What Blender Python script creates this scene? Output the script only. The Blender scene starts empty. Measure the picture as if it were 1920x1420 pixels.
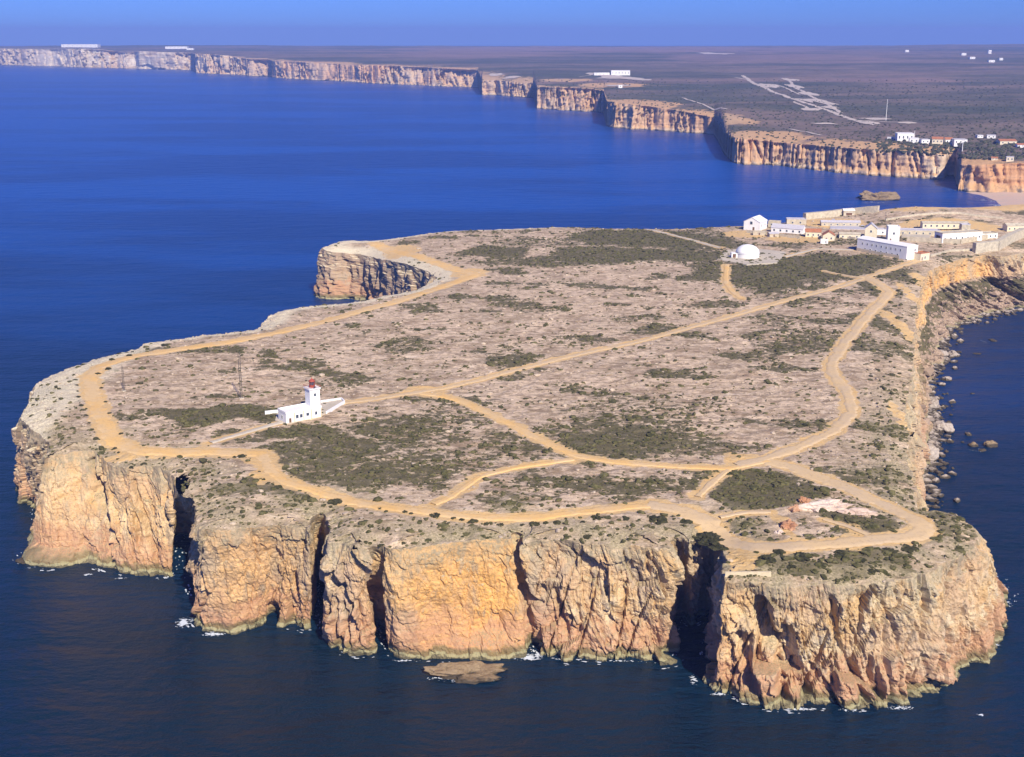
import bpy, math, random
import numpy as np

random.seed(7)
np.random.seed(7)
S = bpy.context.scene
COL = S.collection

# ------------------------------------------------------------------ camera
H = 186.0                      # camera height above the sea
F = 2318.0                     # focal length in photograph pixels (1920 wide)
PITCH = math.atan((710 - 62) / F)
cam_d = bpy.data.cameras.new('camera')
cam = bpy.data.objects.new('camera', cam_d)
COL.objects.link(cam)
cam.location = (0, 0, H)
cam.rotation_euler = (math.pi / 2 - PITCH, 0, 0)
cam_d.sensor_fit = 'HORIZONTAL'
cam_d.sensor_width = 36
cam_d.lens = 36 * F / 1920
cam_d.clip_start = 1
cam_d.clip_end = 90000
S.camera = cam

# ------------------------------------------------------------------ light
SUN_EL, SUN_AZ = math.radians(37), math.radians(21)     # azimuth: to the right of straight behind the camera
to_sun = (math.cos(SUN_EL) * math.sin(SUN_AZ), -math.cos(SUN_EL) * math.cos(SUN_AZ), math.sin(SUN_EL))
world = bpy.data.worlds.new("World")
S.world = world
world.use_nodes = True
wn = world.node_tree
wn.nodes.clear()
sky = wn.nodes.new('ShaderNodeTexSky')
sky.sky_type = 'NISHITA'
sky.sun_disc = False
sky.sun_elevation = SUN_EL
sky.sun_rotation = math.pi - SUN_AZ
sky.altitude = 100
sky.air_density = 1.0
sky.dust_density = 0.2
sky.ozone_density = 3.0
tint = wn.nodes.new('ShaderNodeMix')
tint.data_type = 'RGBA'
tint.blend_type = 'MULTIPLY'
tint.inputs['Factor'].default_value = 1
tint.inputs['B'].default_value = (0.22, 0.45, 1.5, 1)
bg = wn.nodes.new('ShaderNodeBackground')
bg.inputs['Strength'].default_value = 0.066
wo = wn.nodes.new('ShaderNodeOutputWorld')
tc_ = wn.nodes.new('ShaderNodeTexCoord'); sx3 = wn.nodes.new('ShaderNodeSeparateXYZ'); cx3 = wn.nodes.new('ShaderNodeCombineXYZ')
mx_ = wn.nodes.new('ShaderNodeMath'); mx_.operation = 'MAXIMUM'; mx_.inputs[1].default_value = .004
wn.links.new(tc_.outputs['Generated'], sx3.inputs[0]); wn.links.new(sx3.outputs[0], cx3.inputs[0]); wn.links.new(sx3.outputs[1], cx3.inputs[1])
wn.links.new(sx3.outputs[2], mx_.inputs[0]); wn.links.new(mx_.outputs[0], cx3.inputs[2]); wn.links.new(cx3.outputs[0], sky.inputs['Vector'])
wn.links.new(sky.outputs[0], tint.inputs['A'])
wn.links.new(tint.outputs['Result'], bg.inputs[0])
wn.links.new(bg.outputs[0], wo.inputs[0])
sun_d = bpy.data.lights.new('sun', 'SUN')
sun_d.energy = 5.0
sun_d.angle = math.radians(0.53)
sun_d.color = (1.0, 0.90, 0.74)
sun = bpy.data.objects.new('sun', sun_d)
COL.objects.link(sun)
sun.location = (300, -300, 500)
from mathutils import Vector
sun.rotation_euler = Vector(to_sun).to_track_quat('Z', 'Y').to_euler()
S.view_settings.view_transform = 'Standard'
S.view_settings.look = 'None'
S.view_settings.exposure = 0.48
S.view_settings.gamma = 1
S.view_settings.use_curve_mapping = False
S.cycles.use_denoising = True
S.cycles.max_bounces = 4
S.cycles.diffuse_bounces = 2
S.cycles.glossy_bounces = 2
S.cycles.volume_bounces = 0

# ------------------------------------------------------------------ helpers: survey from the photograph
CP, SP = math.cos(PITCH), math.sin(PITCH)

def at(px, py, z=0.0):
    """place in the world, at height z, that the photograph shows at pixel px, py"""
    u, v = (px - 960) / F, (710 - py) / F
    dx, dy, dz = u, CP + v * SP, -SP + v * CP
    t = (z - H) / dz
    return (dx * t, dy * t)

def to_px(x, y, z):
    zc = y * CP - (z - H) * SP
    return 960 + F * x / zc, 710 - F * (y * SP + (z - H) * CP) / zc

# ------------------------------------------------------------------ helpers: noise
_rs = np.random.RandomState(11)
PERM = np.concatenate([_rs.permutation(512)] * 2)
G2 = np.stack([np.cos(np.arange(512) * 2.399963), np.sin(np.arange(512) * 2.399963)], 1)
_g3 = _rs.normal(size=(512, 3)); G3 = _g3 / np.linalg.norm(_g3, axis=1)[:, None]
RND = _rs.rand(512, 4)

def h2(ix, iy): return PERM[(PERM[ix & 511] + iy) & 511]
def h3(ix, iy, iz): return PERM[(PERM[(PERM[ix & 511] + iy) & 511] + iz) & 511]
def fade(t): return t * t * t * (t * (t * 6 - 15) + 10)

def perl(x, y, seed=0):
    x = np.asarray(x, float) + seed * 37.7; y = np.asarray(y, float) + seed * 17.3
    ix = np.floor(x).astype(np.int64); iy = np.floor(y).astype(np.int64)
    fx = x - ix; fy = y - iy
    def g(a, b):
        q = G2[h2(ix + a, iy + b)]
        return q[..., 0] * (fx - a) + q[..., 1] * (fy - b)
    u, v = fade(fx), fade(fy)
    n0 = g(0, 0) * (1 - u) + g(1, 0) * u
    n1 = g(0, 1) * (1 - u) + g(1, 1) * u
    return (n0 * (1 - v) + n1 * v) * 1.5

def perl3(x, y, z, seed=0):
    x = x + seed * 31.1; y = y + seed * 13.7; z = z + seed * 7.9
    ix = np.floor(x).astype(np.int64); iy = np.floor(y).astype(np.int64); iz = np.floor(z).astype(np.int64)
    fx, fy, fz = x - ix, y - iy, z - iz
    u, v, w = fade(fx), fade(fy), fade(fz)
    r = 0
    for a in (0, 1):
        for b in (0, 1):
            for c in (0, 1):
                q = G3[h3(ix + a, iy + b, iz + c)]
                d = q[..., 0] * (fx - a) + q[..., 1] * (fy - b) + q[..., 2] * (fz - c)
                r = r + d * (u if a else 1 - u) * (v if b else 1 - v) * (w if c else 1 - w)
    return r * 1.5

def fbm(x, y, oct=4, seed=0):
    r = 0; a = 1.0
    for k in range(oct):
        r = r + a * perl(x * 2 ** k, y * 2 ** k, seed + k); a *= .5
    return r

def worley(x, y, seed=0, tilt=0.0):
    """F1, F2-F1 and a random number per cell (plus a random slope across the cell)"""
    x = x + seed * 19.3; y = y + seed * 5.7
    ix = np.floor(x).astype(np.int64); iy = np.floor(y).astype(np.int64)
    f1 = np.full(x.shape, 9.0); f2 = np.full(x.shape, 9.0); idr = np.zeros(x.shape)
    for a in (-1, 0, 1):
        for b in (-1, 0, 1):
            h = h2(ix + a, iy + b)
            px = ix + a + .1 + .8 * RND[h, 0]; py = iy + b + .1 + .8 * RND[h, 1]
            d = np.hypot(x - px, y - py)
            new = d < f1
            f2 = np.where(new, f1, np.minimum(f2, d))
            idr = np.where(new, RND[h, 2] + tilt * ((RND[h, 3] - .5) * (x - px) + (RND[h, 0] - .5) * 2 * (y - py)), idr)
            f1 = np.where(new, d, f1)
    return f1, f2 - f1, idr

def sst(a, b, x):
    t = np.clip((x - a) / (b - a), 0, 1)
    return t * t * (3 - 2 * t)

# ------------------------------------------------------------------ helpers: objects
def mesh_from(name, verts, faces, mat=None, smooth=False, attrs=None):
    me = bpy.data.meshes.new(name)
    verts = np.asarray(verts, np.float32)
    if isinstance(faces, np.ndarray):
        n, k = faces.shape
        me.vertices.add(len(verts)); me.vertices.foreach_set('co', verts.ravel())
        me.loops.add(n * k); me.loops.foreach_set('vertex_index', faces.astype(np.int32).ravel())
        me.polygons.add(n)
        me.polygons.foreach_set('loop_start', np.arange(0, n * k, k, dtype=np.int32))
        me.polygons.foreach_set('loop_total', np.full(n, k, np.int32))
        me.update(calc_edges=True)
    else:
        me.from_pydata([tuple(map(float, v)) for v in verts], [], [tuple(f) for f in faces])
        me.update()
    me.polygons.foreach_set('use_smooth', smooth if isinstance(smooth, np.ndarray) else [smooth] * len(me.polygons))
    for k, v in (attrs or {}).items():
        a = me.attributes.new(k, 'FLOAT', 'POINT')
        a.data.foreach_set('value', np.asarray(v, np.float32))
    if mat: me.materials.append(mat)
    return me

def link(name, me, parent=None, loc=None, rz=0):
    o = bpy.data.objects.new(name, me)
    COL.objects.link(o)
    if parent is not None: o.parent = parent
    if loc is not None: o.location = loc
    if rz: o.rotation_euler = (0, 0, rz)
    return o

def tag(o, label=None, cat=None, group=None, kind=None):
    if label: o['label'] = label
    if cat: o['category'] = cat
    if group: o['group'] = group
    if kind: o['kind'] = kind
    return o

def thing(name, label, cat, loc, rz=0, group=None):
    o = bpy.data.objects.new(name, None)
    COL.objects.link(o)
    o.empty_display_size = 1
    o.location = loc; o.rotation_euler = (0, 0, rz)
    return tag(o, label, cat, group)

# ------------------------------------------------------------------ helpers: materials
class NT:
    def __init__(s, name):
        s.m = bpy.data.materials.new(name); s.m.use_nodes = True
        s.t = s.m.node_tree; s.b = s.t.nodes['Principled BSDF']
        s.pos = None
    def n(s, kind, **kw):
        q = s.t.nodes.new('ShaderNode' + kind)
        for k, v in kw.items(): setattr(q, k, v)
        return q
    def l(s, a, b): s.t.links.new(a, b)
    def P(s):
        if s.pos is None: s.pos = s.n('NewGeometry').outputs['Position']
        return s.pos
    def noise(s, scale, detail=4, rough=.6, stretch=(1, 1, 1), vec=None, dist=0):
        mp = s.n('Mapping'); mp.inputs['Scale'].default_value = stretch
        s.l(vec or s.P(), mp.inputs[0])
        q = s.n('TexNoise'); q.inputs['Scale'].default_value = scale; q.inputs['Detail'].default_value = detail
        q.inputs['Roughness'].default_value = rough; q.inputs['Distortion'].default_value = dist
        s.l(mp.outputs[0], q.inputs['Vector'])
        return q.outputs[0]
    def mix(s, fac, a, b, mode='MIX'):
        q = s.n('Mix', data_type='RGBA', blend_type=mode)
        for k, v in (('Factor', fac), ('A', a), ('B', b)):
            i = q.inputs[k]
            if isinstance(v, (int, float)): i.default_value = v
            elif isinstance(v, tuple): i.default_value = v + (1,)
            else: s.l(v, i)
        return q.outputs['Result']
    def math(s, op, a, b=0.0, c=None, clamp=False):
        q = s.n('Math', operation=op); q.use_clamp = clamp
        for i, v in enumerate((a, b, c)):
            if v is None: continue
            if isinstance(v, (int, float)): q.inputs[i].default_value = v
            else: s.l(v, q.inputs[i])
        return q.outputs[0]
    def mr(s, v, a, b, c=0.0, d=1.0):
        q = s.n('MapRange', interpolation_type='SMOOTHSTEP')
        s.l(v, q.inputs[0])
        for i, w in enumerate((a, b, c, d)): q.inputs[i + 1].default_value = w
        return q.outputs[0]
    def attr(s, name): return s.n('Attribute', attribute_name=name).outputs['Fac']
    def xyz(s, v):
        q = s.n('SeparateXYZ'); s.l(v, q.inputs[0]); return q.outputs
    def bump(s, h, dist, strength=1.0, normal=None):
        q = s.n('Bump'); q.inputs['Strength'].default_value = strength; q.inputs['Distance'].default_value = dist
        s.l(h, q.inputs['Height'])
        if normal: s.l(normal, q.inputs['Normal'])
        return q.outputs[0]
    def done(s, col, rough=.9, normal=None, spec=.2):
        if isinstance(col, tuple): s.b.inputs['Base Color'].default_value = col + (1,)
        else: s.l(col, s.b.inputs['Base Color'])
        if isinstance(rough, (int, float)): s.b.inputs['Roughness'].default_value = rough
        else: s.l(rough, s.b.inputs['Roughness'])
        s.b.inputs['Specular IOR Level'].default_value = spec
        if normal: s.l(normal, s.b.inputs['Normal'])
        return s.m

def plain(name, col, rough=.8, var=.18, scale=.6, spec=.25):
    """a weathered plain colour"""
    t = NT(name)
    n = t.noise(scale, 5, .65)
    lo = tuple(c * (1 - var) for c in col); hi = tuple(min(1, c * (1 + var * .6)) for c in col)
    return t.done(t.mix(t.mr(n, .3, .7), lo, hi), rough, spec=spec)

# rock and ground of the headland
def headland_material():
    t = NT('limestone_headland')
    P = t.P(); X = t.xyz(P)
    N = t.n('NewGeometry').outputs['Normal']; NZ = t.xyz(N)[2]
    big = t.noise(.035, 4, .55)
    med = t.noise(.16, 5, .6)
    fine = t.noise(.9, 6, .7)
    streak = t.noise(.55, 5, .65, stretch=(1, 1, .16))
    bed = t.noise(.5, 4, .6, stretch=(.12, .12, 2.2))
    # cliff
    tan = t.mix(t.mr(med, .35, .65), (.56, .375, .175), (.70, .585, .39))
    pink = (.52, .375, .24)
    c = t.mix(t.mr(big, .42, .62), tan, pink)
    c = t.mix(t.math('MULTIPLY', t.attr('org'), t.mr(med, .25, .6, .45, 1)), c, (.76, .42, .13))
    c = t.mix(t.math('MULTIPLY', t.mr(t.noise(.07, 4, .6, stretch=(1, 1, .5), dist=1.0), .52, .62), .55), c, (.38, .315, .23))
    c = t.mix(t.math('MULTIPLY', t.attr('org'), -1.0, clamp=True), c, (.36, .255, .175))
    grey = t.math('MULTIPLY', t.mr(streak, .5, .68), t.mr(med, .4, .6, .2, 1))
    c = t.mix(t.math('MULTIPLY', grey, .78), c, (.27, .225, .165))
    c = t.mix(t.math('MULTIPLY', t.mr(bed, .55, .66), .3), c, (.30, .21, .14))
    c = t.mix(t.math('MULTIPLY', t.mr(fine, .54, .66), .5), c, (.17, .125, .075))
    c = t.mix(t.math('MULTIPLY', t.mr(fine, .44, .3), .5), c, (.70, .58, .42))
    low = t.math('MULTIPLY', t.mr(t.math('ADD', X[2], t.mr(med, .3, .7, -5, 5)), 19, 7), t.mr(bed, .3, .6, .4, .85))
    c = t.mix(low, c, (.50, .275, .155))
    tide = t.math('ADD', X[2], t.mr(med, .3, .7, -.9, .9))
    c = t.mix(t.mr(tide, 4.2, 2.6, 0, .85), c, (.17, .14, .065))
    c = t.mix(t.mr(tide, 1.9, 1.4, 0, .75), c, (.38, .36, .20))
    c = t.mix(t.mr(tide, .75, .45, 0, .9), c, (.09, .08, .05))
    c = t.mix(t.math('MULTIPLY', t.mr(t.math('ADD', X[2], t.mr(med, .3, .7, -5, 5)), 29, 38), t.mr(fine, .36, .6, .25, .85)), c, (.33, .285, .185))
    # ground of the plateau
    veg = t.attr('veg'); sand = t.attr('sand'); edge = t.attr('edge')
    k1 = t.noise(.42, 6, .72, stretch=(.7, 1, 1))
    k2 = t.noise(1.7, 5, .7)
    k3 = t.noise(.03, 5, .6)
    k4 = t.noise(.12, 6, .7, stretch=(.5, 1.3, 1), dist=1.5)
    k5 = t.noise(.34, 5, .7, stretch=(.3, 1.5, 1), dist=.8)
    g = t.mix(t.mr(k3, .4, .62), (.70, .54, .37), (.57, .44, .30))
    g = t.mix(t.math('MULTIPLY', t.mr(k1, .42, .30), .8), g, (.74, .625, .46))
    g = t.mix(t.math('MULTIPLY', t.mr(t.noise(.11, 4, .6), .5, .66), .5), g, (.36, .24, .145))
    speck = t.math('ADD', t.mr(k1, .47, .60, 0, .65), t.mr(k2, .55, .68, 0, .55), clamp=True)
    g = t.mix(t.math('MULTIPLY', speck, .88), g, (.19, .135, .075))
    g = t.mix(t.math('MULTIPLY', t.mr(k4, .49, .60), .6), g, (.20, .14, .075))
    g = t.mix(t.math('MULTIPLY', t.mr(k5, .53, .62), .55), g, (.24, .175, .11))
    g = t.mix(t.math('MULTIPLY', t.mr(k5, .42, .34), .5), g, (.76, .65, .49))
    vcol = t.mix(t.mr(k2, .35, .65), (.048, .050, .018), (.130, .115, .048))
    vm = t.mr(t.math('ADD', veg, t.math('ADD', t.mr(k1, .3, .7, -.36, .36), t.mr(k4, .3, .7, .24, -.24))), .34, .64, 0, .88)
    g = t.mix(vm, g, vcol)
    ecol = t.mix(t.mr(k2, .35, .62), (.52, .43, .27), (.25, .215, .115))
    g = t.mix(t.math('MULTIPLY', edge, t.mr(med, .3, .65, .45, 1)), g, ecol)
    g = t.mix(t.math('MULTIPLY', t.attr('pale'), t.mr(k2, .62, .42, .35, .95)), g, (.74, .66, .46))
    sm = t.mr(t.math('ADD', sand, t.mr(k1, .3, .7, -.25, .25)), .3, .6, 0, .92)
    g = t.mix(sm, g, t.mix(t.mr(k1, .35, .65), (.70, .45, .17), (.62, .45, .23)))
    steep = t.mr(t.math('ADD', NZ, t.mr(fine, .3, .7, -.12, .12)), .55, .82)
    c = t.mix(t.math('MULTIPLY', t.mr(NZ, .30, .75), t.mr(k2, .42, .6, .1, .75)), c, (.30, .255, .145))
    col = t.mix(t.math('MULTIPLY', steep, t.mr(X[2], 17, 26)), c, g)
    scree = t.mix(t.mr(k2, .40, .56), (.52, .38, .27), (.26, .195, .135))
    scree = t.mix(t.math('MULTIPLY', t.mr(k1, .42, .32), .7), scree, (.55, .45, .33))
    scree = t.mix(vm, scree, vcol)
    col = t.mix(t.math('MULTIPLY', t.attr('slo'), t.mr(X[2], .5, 3)), col, scree)
    b1 = t.bump(t.math('ADD', fine, t.math('MULTIPLY', streak, .8)), .55, .8)
    b2 = t.bump(t.noise(3.1, 4, .7), .16, .8, b1)
    return t.done(col, .93, b2, .12)

def sand_material(name, a, b, c):
    t = NT(name)
    n1 = t.noise(.09, 4, .6); n2 = t.noise(.8, 5, .65)
    g = t.mix(t.mr(n1, .35, .65), a, b)
    g = t.mix(t.math('MULTIPLY', t.mr(n2, .5, .7), .55), g, c)
    return t.done(g, .95, t.bump(n2, .12, .5), .1)

def leaf_material(name, a, b):
    t = NT(name)
    n = t.noise(.55, 3, .6); n2 = t.noise(4, 3, .6)
    g = t.mix(t.mr(n, .35, .65), a, b)
    g = t.mix(t.math('MULTIPLY', t.mr(n2, .45, .7), .5), g, tuple(x * .45 for x in a))
    return t.done(g, .9, None, .1)

def sea_material():
    t = NT('sea_water')
    P = t.P()
    X_ = t.xyz(P)
    n1 = t.noise(.055, 3, .55, stretch=(.55, 1.2, 1))
    n2 = t.noise(.30, 4, .6, stretch=(.6, 1.3, 1))
    n3 = t.noise(1.6, 3, .6, stretch=(.7, 1.2, 1))
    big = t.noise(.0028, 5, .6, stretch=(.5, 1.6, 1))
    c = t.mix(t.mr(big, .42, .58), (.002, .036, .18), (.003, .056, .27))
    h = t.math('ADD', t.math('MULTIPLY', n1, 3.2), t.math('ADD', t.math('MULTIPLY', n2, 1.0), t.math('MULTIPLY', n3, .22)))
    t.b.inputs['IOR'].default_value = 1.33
    c = t.mix(t.mr(t.math('ADD', X_[1], t.mr(big, .3, .7, -120, 120)), 250, 1500), (.003, .016, .030), c)  # dim cliff reflections painted into the near water's colour, along with dark shallow bottom
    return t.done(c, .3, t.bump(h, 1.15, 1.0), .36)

M = {}
M['head'] = headland_material()
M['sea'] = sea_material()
M['track'] = sand_material('ochre_track_dust', (.70, .445, .165), (.64, .46, .24), (.46, .30, .13))
M['road'] = sand_material('packed_grey_track', (.62, .45, .24), (.55, .42, .26), (.40, .29, .17))
M['pave'] = sand_material('pale_concrete_paving', (.55, .48, .37), (.47, .42, .33), (.36, .31, .23))
M['scrub'] = leaf_material('dry_scrub', (.060, .060, .022), (.150, .135, .058))
M['shrub'] = leaf_material('dark_shrub_leaves', (.034, .036, .017), (.075, .070, .032))
M['white'] = plain('limewashed_render', (.80, .79, .76), .7, .05, .3)
M['cream'] = plain('cream_render', (.70, .62, .45), .8, .1)
M['stone'] = plain('pale_stone_wall', (.52, .46, .34), .9, .25, .5)
M['greyroof'] = plain('pale_grey_roof', (.50, .48, .50), .8, .12)
M['tile'] = plain('orange_roof_tile', (.42, .17, .08), .85, .2)
M['glass'] = plain('dark_window_glass', (.05, .07, .10), .15, .2, .5, .5)
M['shade'] = plain('dark_painted_shutter', (.09, .10, .12), .7)
M['red'] = plain('red_lantern_paint', (.36, .075, .045), .6)
M['steel'] = plain('grey_mast_steel', (.12, .105, .085), .6)
M['door'] = plain('brown_door', (.16, .09, .05), .7)

# ------------------------------------------------------------------ the sea
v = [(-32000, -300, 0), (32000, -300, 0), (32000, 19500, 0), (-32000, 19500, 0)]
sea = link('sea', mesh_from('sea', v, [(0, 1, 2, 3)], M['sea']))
tag(sea, kind='structure')

# ------------------------------------------------------------------ tracks (photograph pixels on the plateau; width in metres)
ZP = 41.0
TRACKS = [
 ('road', 'dirt_road', 4.6, [(1722,487),(1650,512),(1580,536),(1400,584),(1200,641),(1050,673),(900,711),(830,727),(760,738),(700,748),(640,756)]),
 ('track', 'dirt_track', 8.5, [(700,447),(742,462),(800,484),(850,502),(893,515),(850,530),(815,541),(740,567),(640,592),(540,619),(440,641),(340,656),(250,667),(195,683),(168,704),(172,735),(190,785),(212,822),(250,842),(330,847),(420,849),(490,853)]),
 ('track', 'dirt_track', 6.0, [(490,850),(503,878),(530,903),(590,918),(660,937),(740,952),(820,963),(900,969),(1000,967),(1100,959),(1180,951),(1230,948)]),
 ('road', 'dirt_track', 8.0, [(1215,946),(1270,953),(1320,970),(1355,998),(1395,1018),(1440,1027),(1540,1022),(1640,1011),(1700,1001),(1733,988),(1722,968),(1650,938),(1560,903),(1490,878),(1440,864)]),
 ('track', 'dirt_track', 4.6, [(790,737),(850,746),(920,776),(1000,819),(1080,857),(1150,867),(1250,874),(1370,879),(1440,864)]),
 ('road', 'dirt_track', 6.5, [(1380,872),(1430,862),(1500,838),(1562,808),(1598,772),(1588,732),(1562,702),(1557,682),(1586,640),(1628,590),(1662,556),(1668,547),(1640,528),(1622,520)]),
 ('road', 'footpath', 2.6, [(1366,882),(1338,902),(1308,932)]),
 ('track', 'footpath', 3.2, [(1075,862),(990,873),(900,893),(878,908),(850,930),(812,946)]),
 ('track', 'footpath', 3.0, [(1362,497),(1360,530),(1372,548),(1392,562)]),
 ('pave', 'paved_path', 2.6, [(548,788),(490,803),(440,818),(395,832)]),
 ('pave', 'paved_path', 3.0, [(1210,427),(1280,446),(1352,466)]),
 ('pave', 'paved_path', 3.0, [(1470,482),(1530,468),(1600,470)]),
 ('road', 'footpath', 2.0, [(1350,968),(1400,961),(1445,962)]),
 ('road', 'footpath', 1.6, [(1545,975),(1590,988),(1630,1004)]),
 ('road', 'footpath', 2.0, [(1545,508),(1600,520),(1622,522)]),
]
def pl(pts, z=ZP): return np.array([at(a, b, z) for a, b in pts])
TR = [(m, n, w * (.8 if w > 3 else 1), pl(p)) for m, n, w, p in TRACKS]

def seg_dist(px, py, line):
    best = np.full(px.shape, 1e9)
    for (x0, y0), (x1, y1) in zip(line[:-1], line[1:]):
        dx, dy = x1 - x0, y1 - y0
        t = np.clip(((px - x0) * dx + (py - y0) * dy) / (dx * dx + dy * dy + 1e-9), 0, 1)
        best = np.minimum(best, np.hypot(px - x0 - t * dx, py - y0 - t * dy))
    return best

def track_dist(x, y):
    """distance to the nearest track's edge"""
    d = np.full(np.shape(x), 1e9)
    for m, n, w, L in TR:
        d = np.minimum(d, seg_dist(x, y, L) - w / 2)
    return d

# bumps of the ground: centre px, height, radii in metres
BUMPS = [((660, 462), -6.0, 42, 45), ((1700, 404), 7.5, 42, 60), ((1900, 402), 9.0, 75, 60), ((1760, 1000), -0.8, 20, 20),
         ((600, 585), -1.5, 16, 30), ((1650, 1110), -1.5, 40, 10)]
BW = [(at(p[0], p[1], ZP), h, a, b) for p, h, a, b in BUMPS]
def ground0(x, y):
    z = ZP + .5 * perl(x / 90, y / 90, 3) + .22 * perl(x / 27, y / 27, 4)
    for (cx, cy), h, a, b in BW:
        z = z + h * np.exp(-((x - cx) / a) ** 2 - ((y - cy) / b) ** 2)
    return z

def ground(x, y, dtr=None, dr=None):
    if dtr is None: dtr = track_dist(x, y)
    k = sst(.3, 3.5, dtr)
    near = 1 - sst(500, 900, y) * .2
    n = .42 * perl(x / 5.2, y / 4.1, 5) + .30 * (1 - 2 * np.abs(perl(x / 2.4, y / 2.0, 6))) + .14 * perl(x / 1.1, y / 1.0, 7)
    z = ground0(x, y) + n * k * near
    if dr is not None:
        z = z - 1.6 * (1 - sst(0, 9, dr)) - .9 * (1 - sst(4, 26, dr))
    return z

# dark scrub areas: centre px, half width px, half height px, strength
VEG = [((430,778),120,22,1), ((720,850),190,70,.55), ((950,860),140,45,.45), ((1180,815),190,40,.6), ((640,720),90,10,.4), ((1700,930),50,30,.6), ((1300,900),120,25,.45), ((1450,600),60,10,.5), ((1550,450),80,12,.6), ((330,812),90,10,.6), ((575,812),95,20,1), ((640,850),110,34,.8), ((760,800),115,38,.7), ((700,895),150,28,.75),
 ((860,790),70,40,.5), ((480,822),60,8,.8),((1200,447),150,20,1), ((930,474),75,11,.9), ((1040,490),170,9,.75), ((1270,480),120,14,.9),
 ((1500,502),150,26,1.1), ((1440,525),90,26,1.), ((1480,560),60,12,.6), ((1320,440),90,10,.6), ((1520,648),110,18,.7), ((1160,832),150,30,.85), ((1330,840),110,18,.6),
 ((1415,918),125,40,1.1), ((1520,925),80,26,.95), ((1010,455),120,9,.5), ((1130,478),120,16,.85), ((1340,510),60,22,.8), ((1590,490),90,14,1), ((1300,455),100,18,.85), ((1540,640),110,24,.6), ((1120,850),180,22,.7), ((560,870),70,20,.7), ((1620,977),75,27,1.1), ((1560,1048),190,22,.95), ((1400,985),60,20,.8), ((1530,998),50,12,.8),
 ((770,648),60,14,.6), ((1000,900),90,20,.4), ((1120,893),60,14,.8), ((980,940),90,14,.55), ((1150,930),160,14,.35), ((1560,880),70,14,.55),
 ((1640,890),90,18,.7), ((1640,540),35,20,.8), ((1690,520),50,14,.8), ((1640,600),30,14,.8),((1620,650),28,30,.6), ((1780,985),50,35,.8),
 ((1330,1000),45,16,1.0), ((850,850),60,25,.5), ((1200,760),200,22,.4), ((1050,640),120,14,.3), ((1440,780),60,12,.3)]
VW = []
for (cx, cy), rx, ry, s in VEG:
    c = at(cx, cy, ZP); e = at(cx + rx, cy, ZP); u = at(cx, cy - ry, ZP); d = at(cx, cy + ry, ZP)
    VW.append((c[0], (u[1] + d[1]) / 2, abs(e[0] - c[0]), abs(u[1] - d[1]) / 2, s))
SANDY = [((490,862),30,16), ((500,890),26,22),((1395,1040),38,26), ((1385,1058),32,10), ((800,735),45,12), ((1390,858),40,9), ((1665,545),20,8), ((880,912),22,12), ((1760,535),30,30),
 ((1270,955),60,10),((230,850),40,8), ((1205,943),30,6),((880,512),40,10),((745,465),50,12),((640,1000),1,1),((1700,780),16,40),((1705,620),14,60),((1640,850),1,1),((1465,985),16,22),((1700,402),75,13),((1870,400),120,13),((1728,560),14,35),((1780,430),110,10),((1560,420),70,10),((1500,450),70,8),((1400,440),50,8),((1480,1000),14,14)]
SW = []
for (cx, cy), rx, ry in SANDY:
    c = at(cx, cy, ZP); e = at(cx + rx, cy, ZP); u = at(cx, cy - ry, ZP); d = at(cx, cy + ry, ZP)
    SW.append((c[0], (u[1] + d[1]) / 2, abs(e[0] - c[0]), abs(u[1] - d[1]) / 2))

def veg_at(x, y, dtr, dr):
    wx = x + 9 * perl(x / 22, y / 22, 21); wy = y + 12 * perl(x / 22, y / 22, 22)
    v = np.zeros(np.shape(x))
    for cx, cy, rx, ry, s in VW:
        q = np.sqrt(((wx - cx) / rx) ** 2 + ((wy - cy) / ry) ** 2)
        v = np.maximum(v, s * (1 - sst(.6, 1.25, q)))
    v = np.maximum(v, .72 * sst(.12, .6, fbm(x / 38, y / 30, 3, 25)))
    return v * sst(-1, 2.5, dtr)

def pale_at(x, y, dr):
    """bare cream rock outside the western track and along the western rim"""
    lim = at(158, 740, ZP)[0]
    a = (1 - sst(lim - 4, lim + 6, x + 3 * perl(x / 9, y / 9, 44))) * sst(395, 425, y)
    b = (1 - sst(9, 15, dr + 3 * perl(x / 11, y / 11, 45))) * sst(470, 520, y) * (1 - sst(20, 60, x))
    return np.maximum(a, b) * (1 - sst(-8, -2, -np.abs(dr)) * 0)
def sand_at(x, y, dtr):
    s = .9 * (1 - sst(-.5, 3.6, dtr + 1.6 * perl(x / 6, y / 6, 31)))
    wx = x + 3 * perl(x / 8, y / 8, 33); wy = y + 3 * perl(x / 8, y / 8, 34)
    for cx, cy, rx, ry in SW:
        s = np.maximum(s, 1 - sst(.6, 1.15, np.sqrt(((wx - cx) / rx) ** 2 + ((wy - cy) / ry) ** 2)))
    return s

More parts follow.
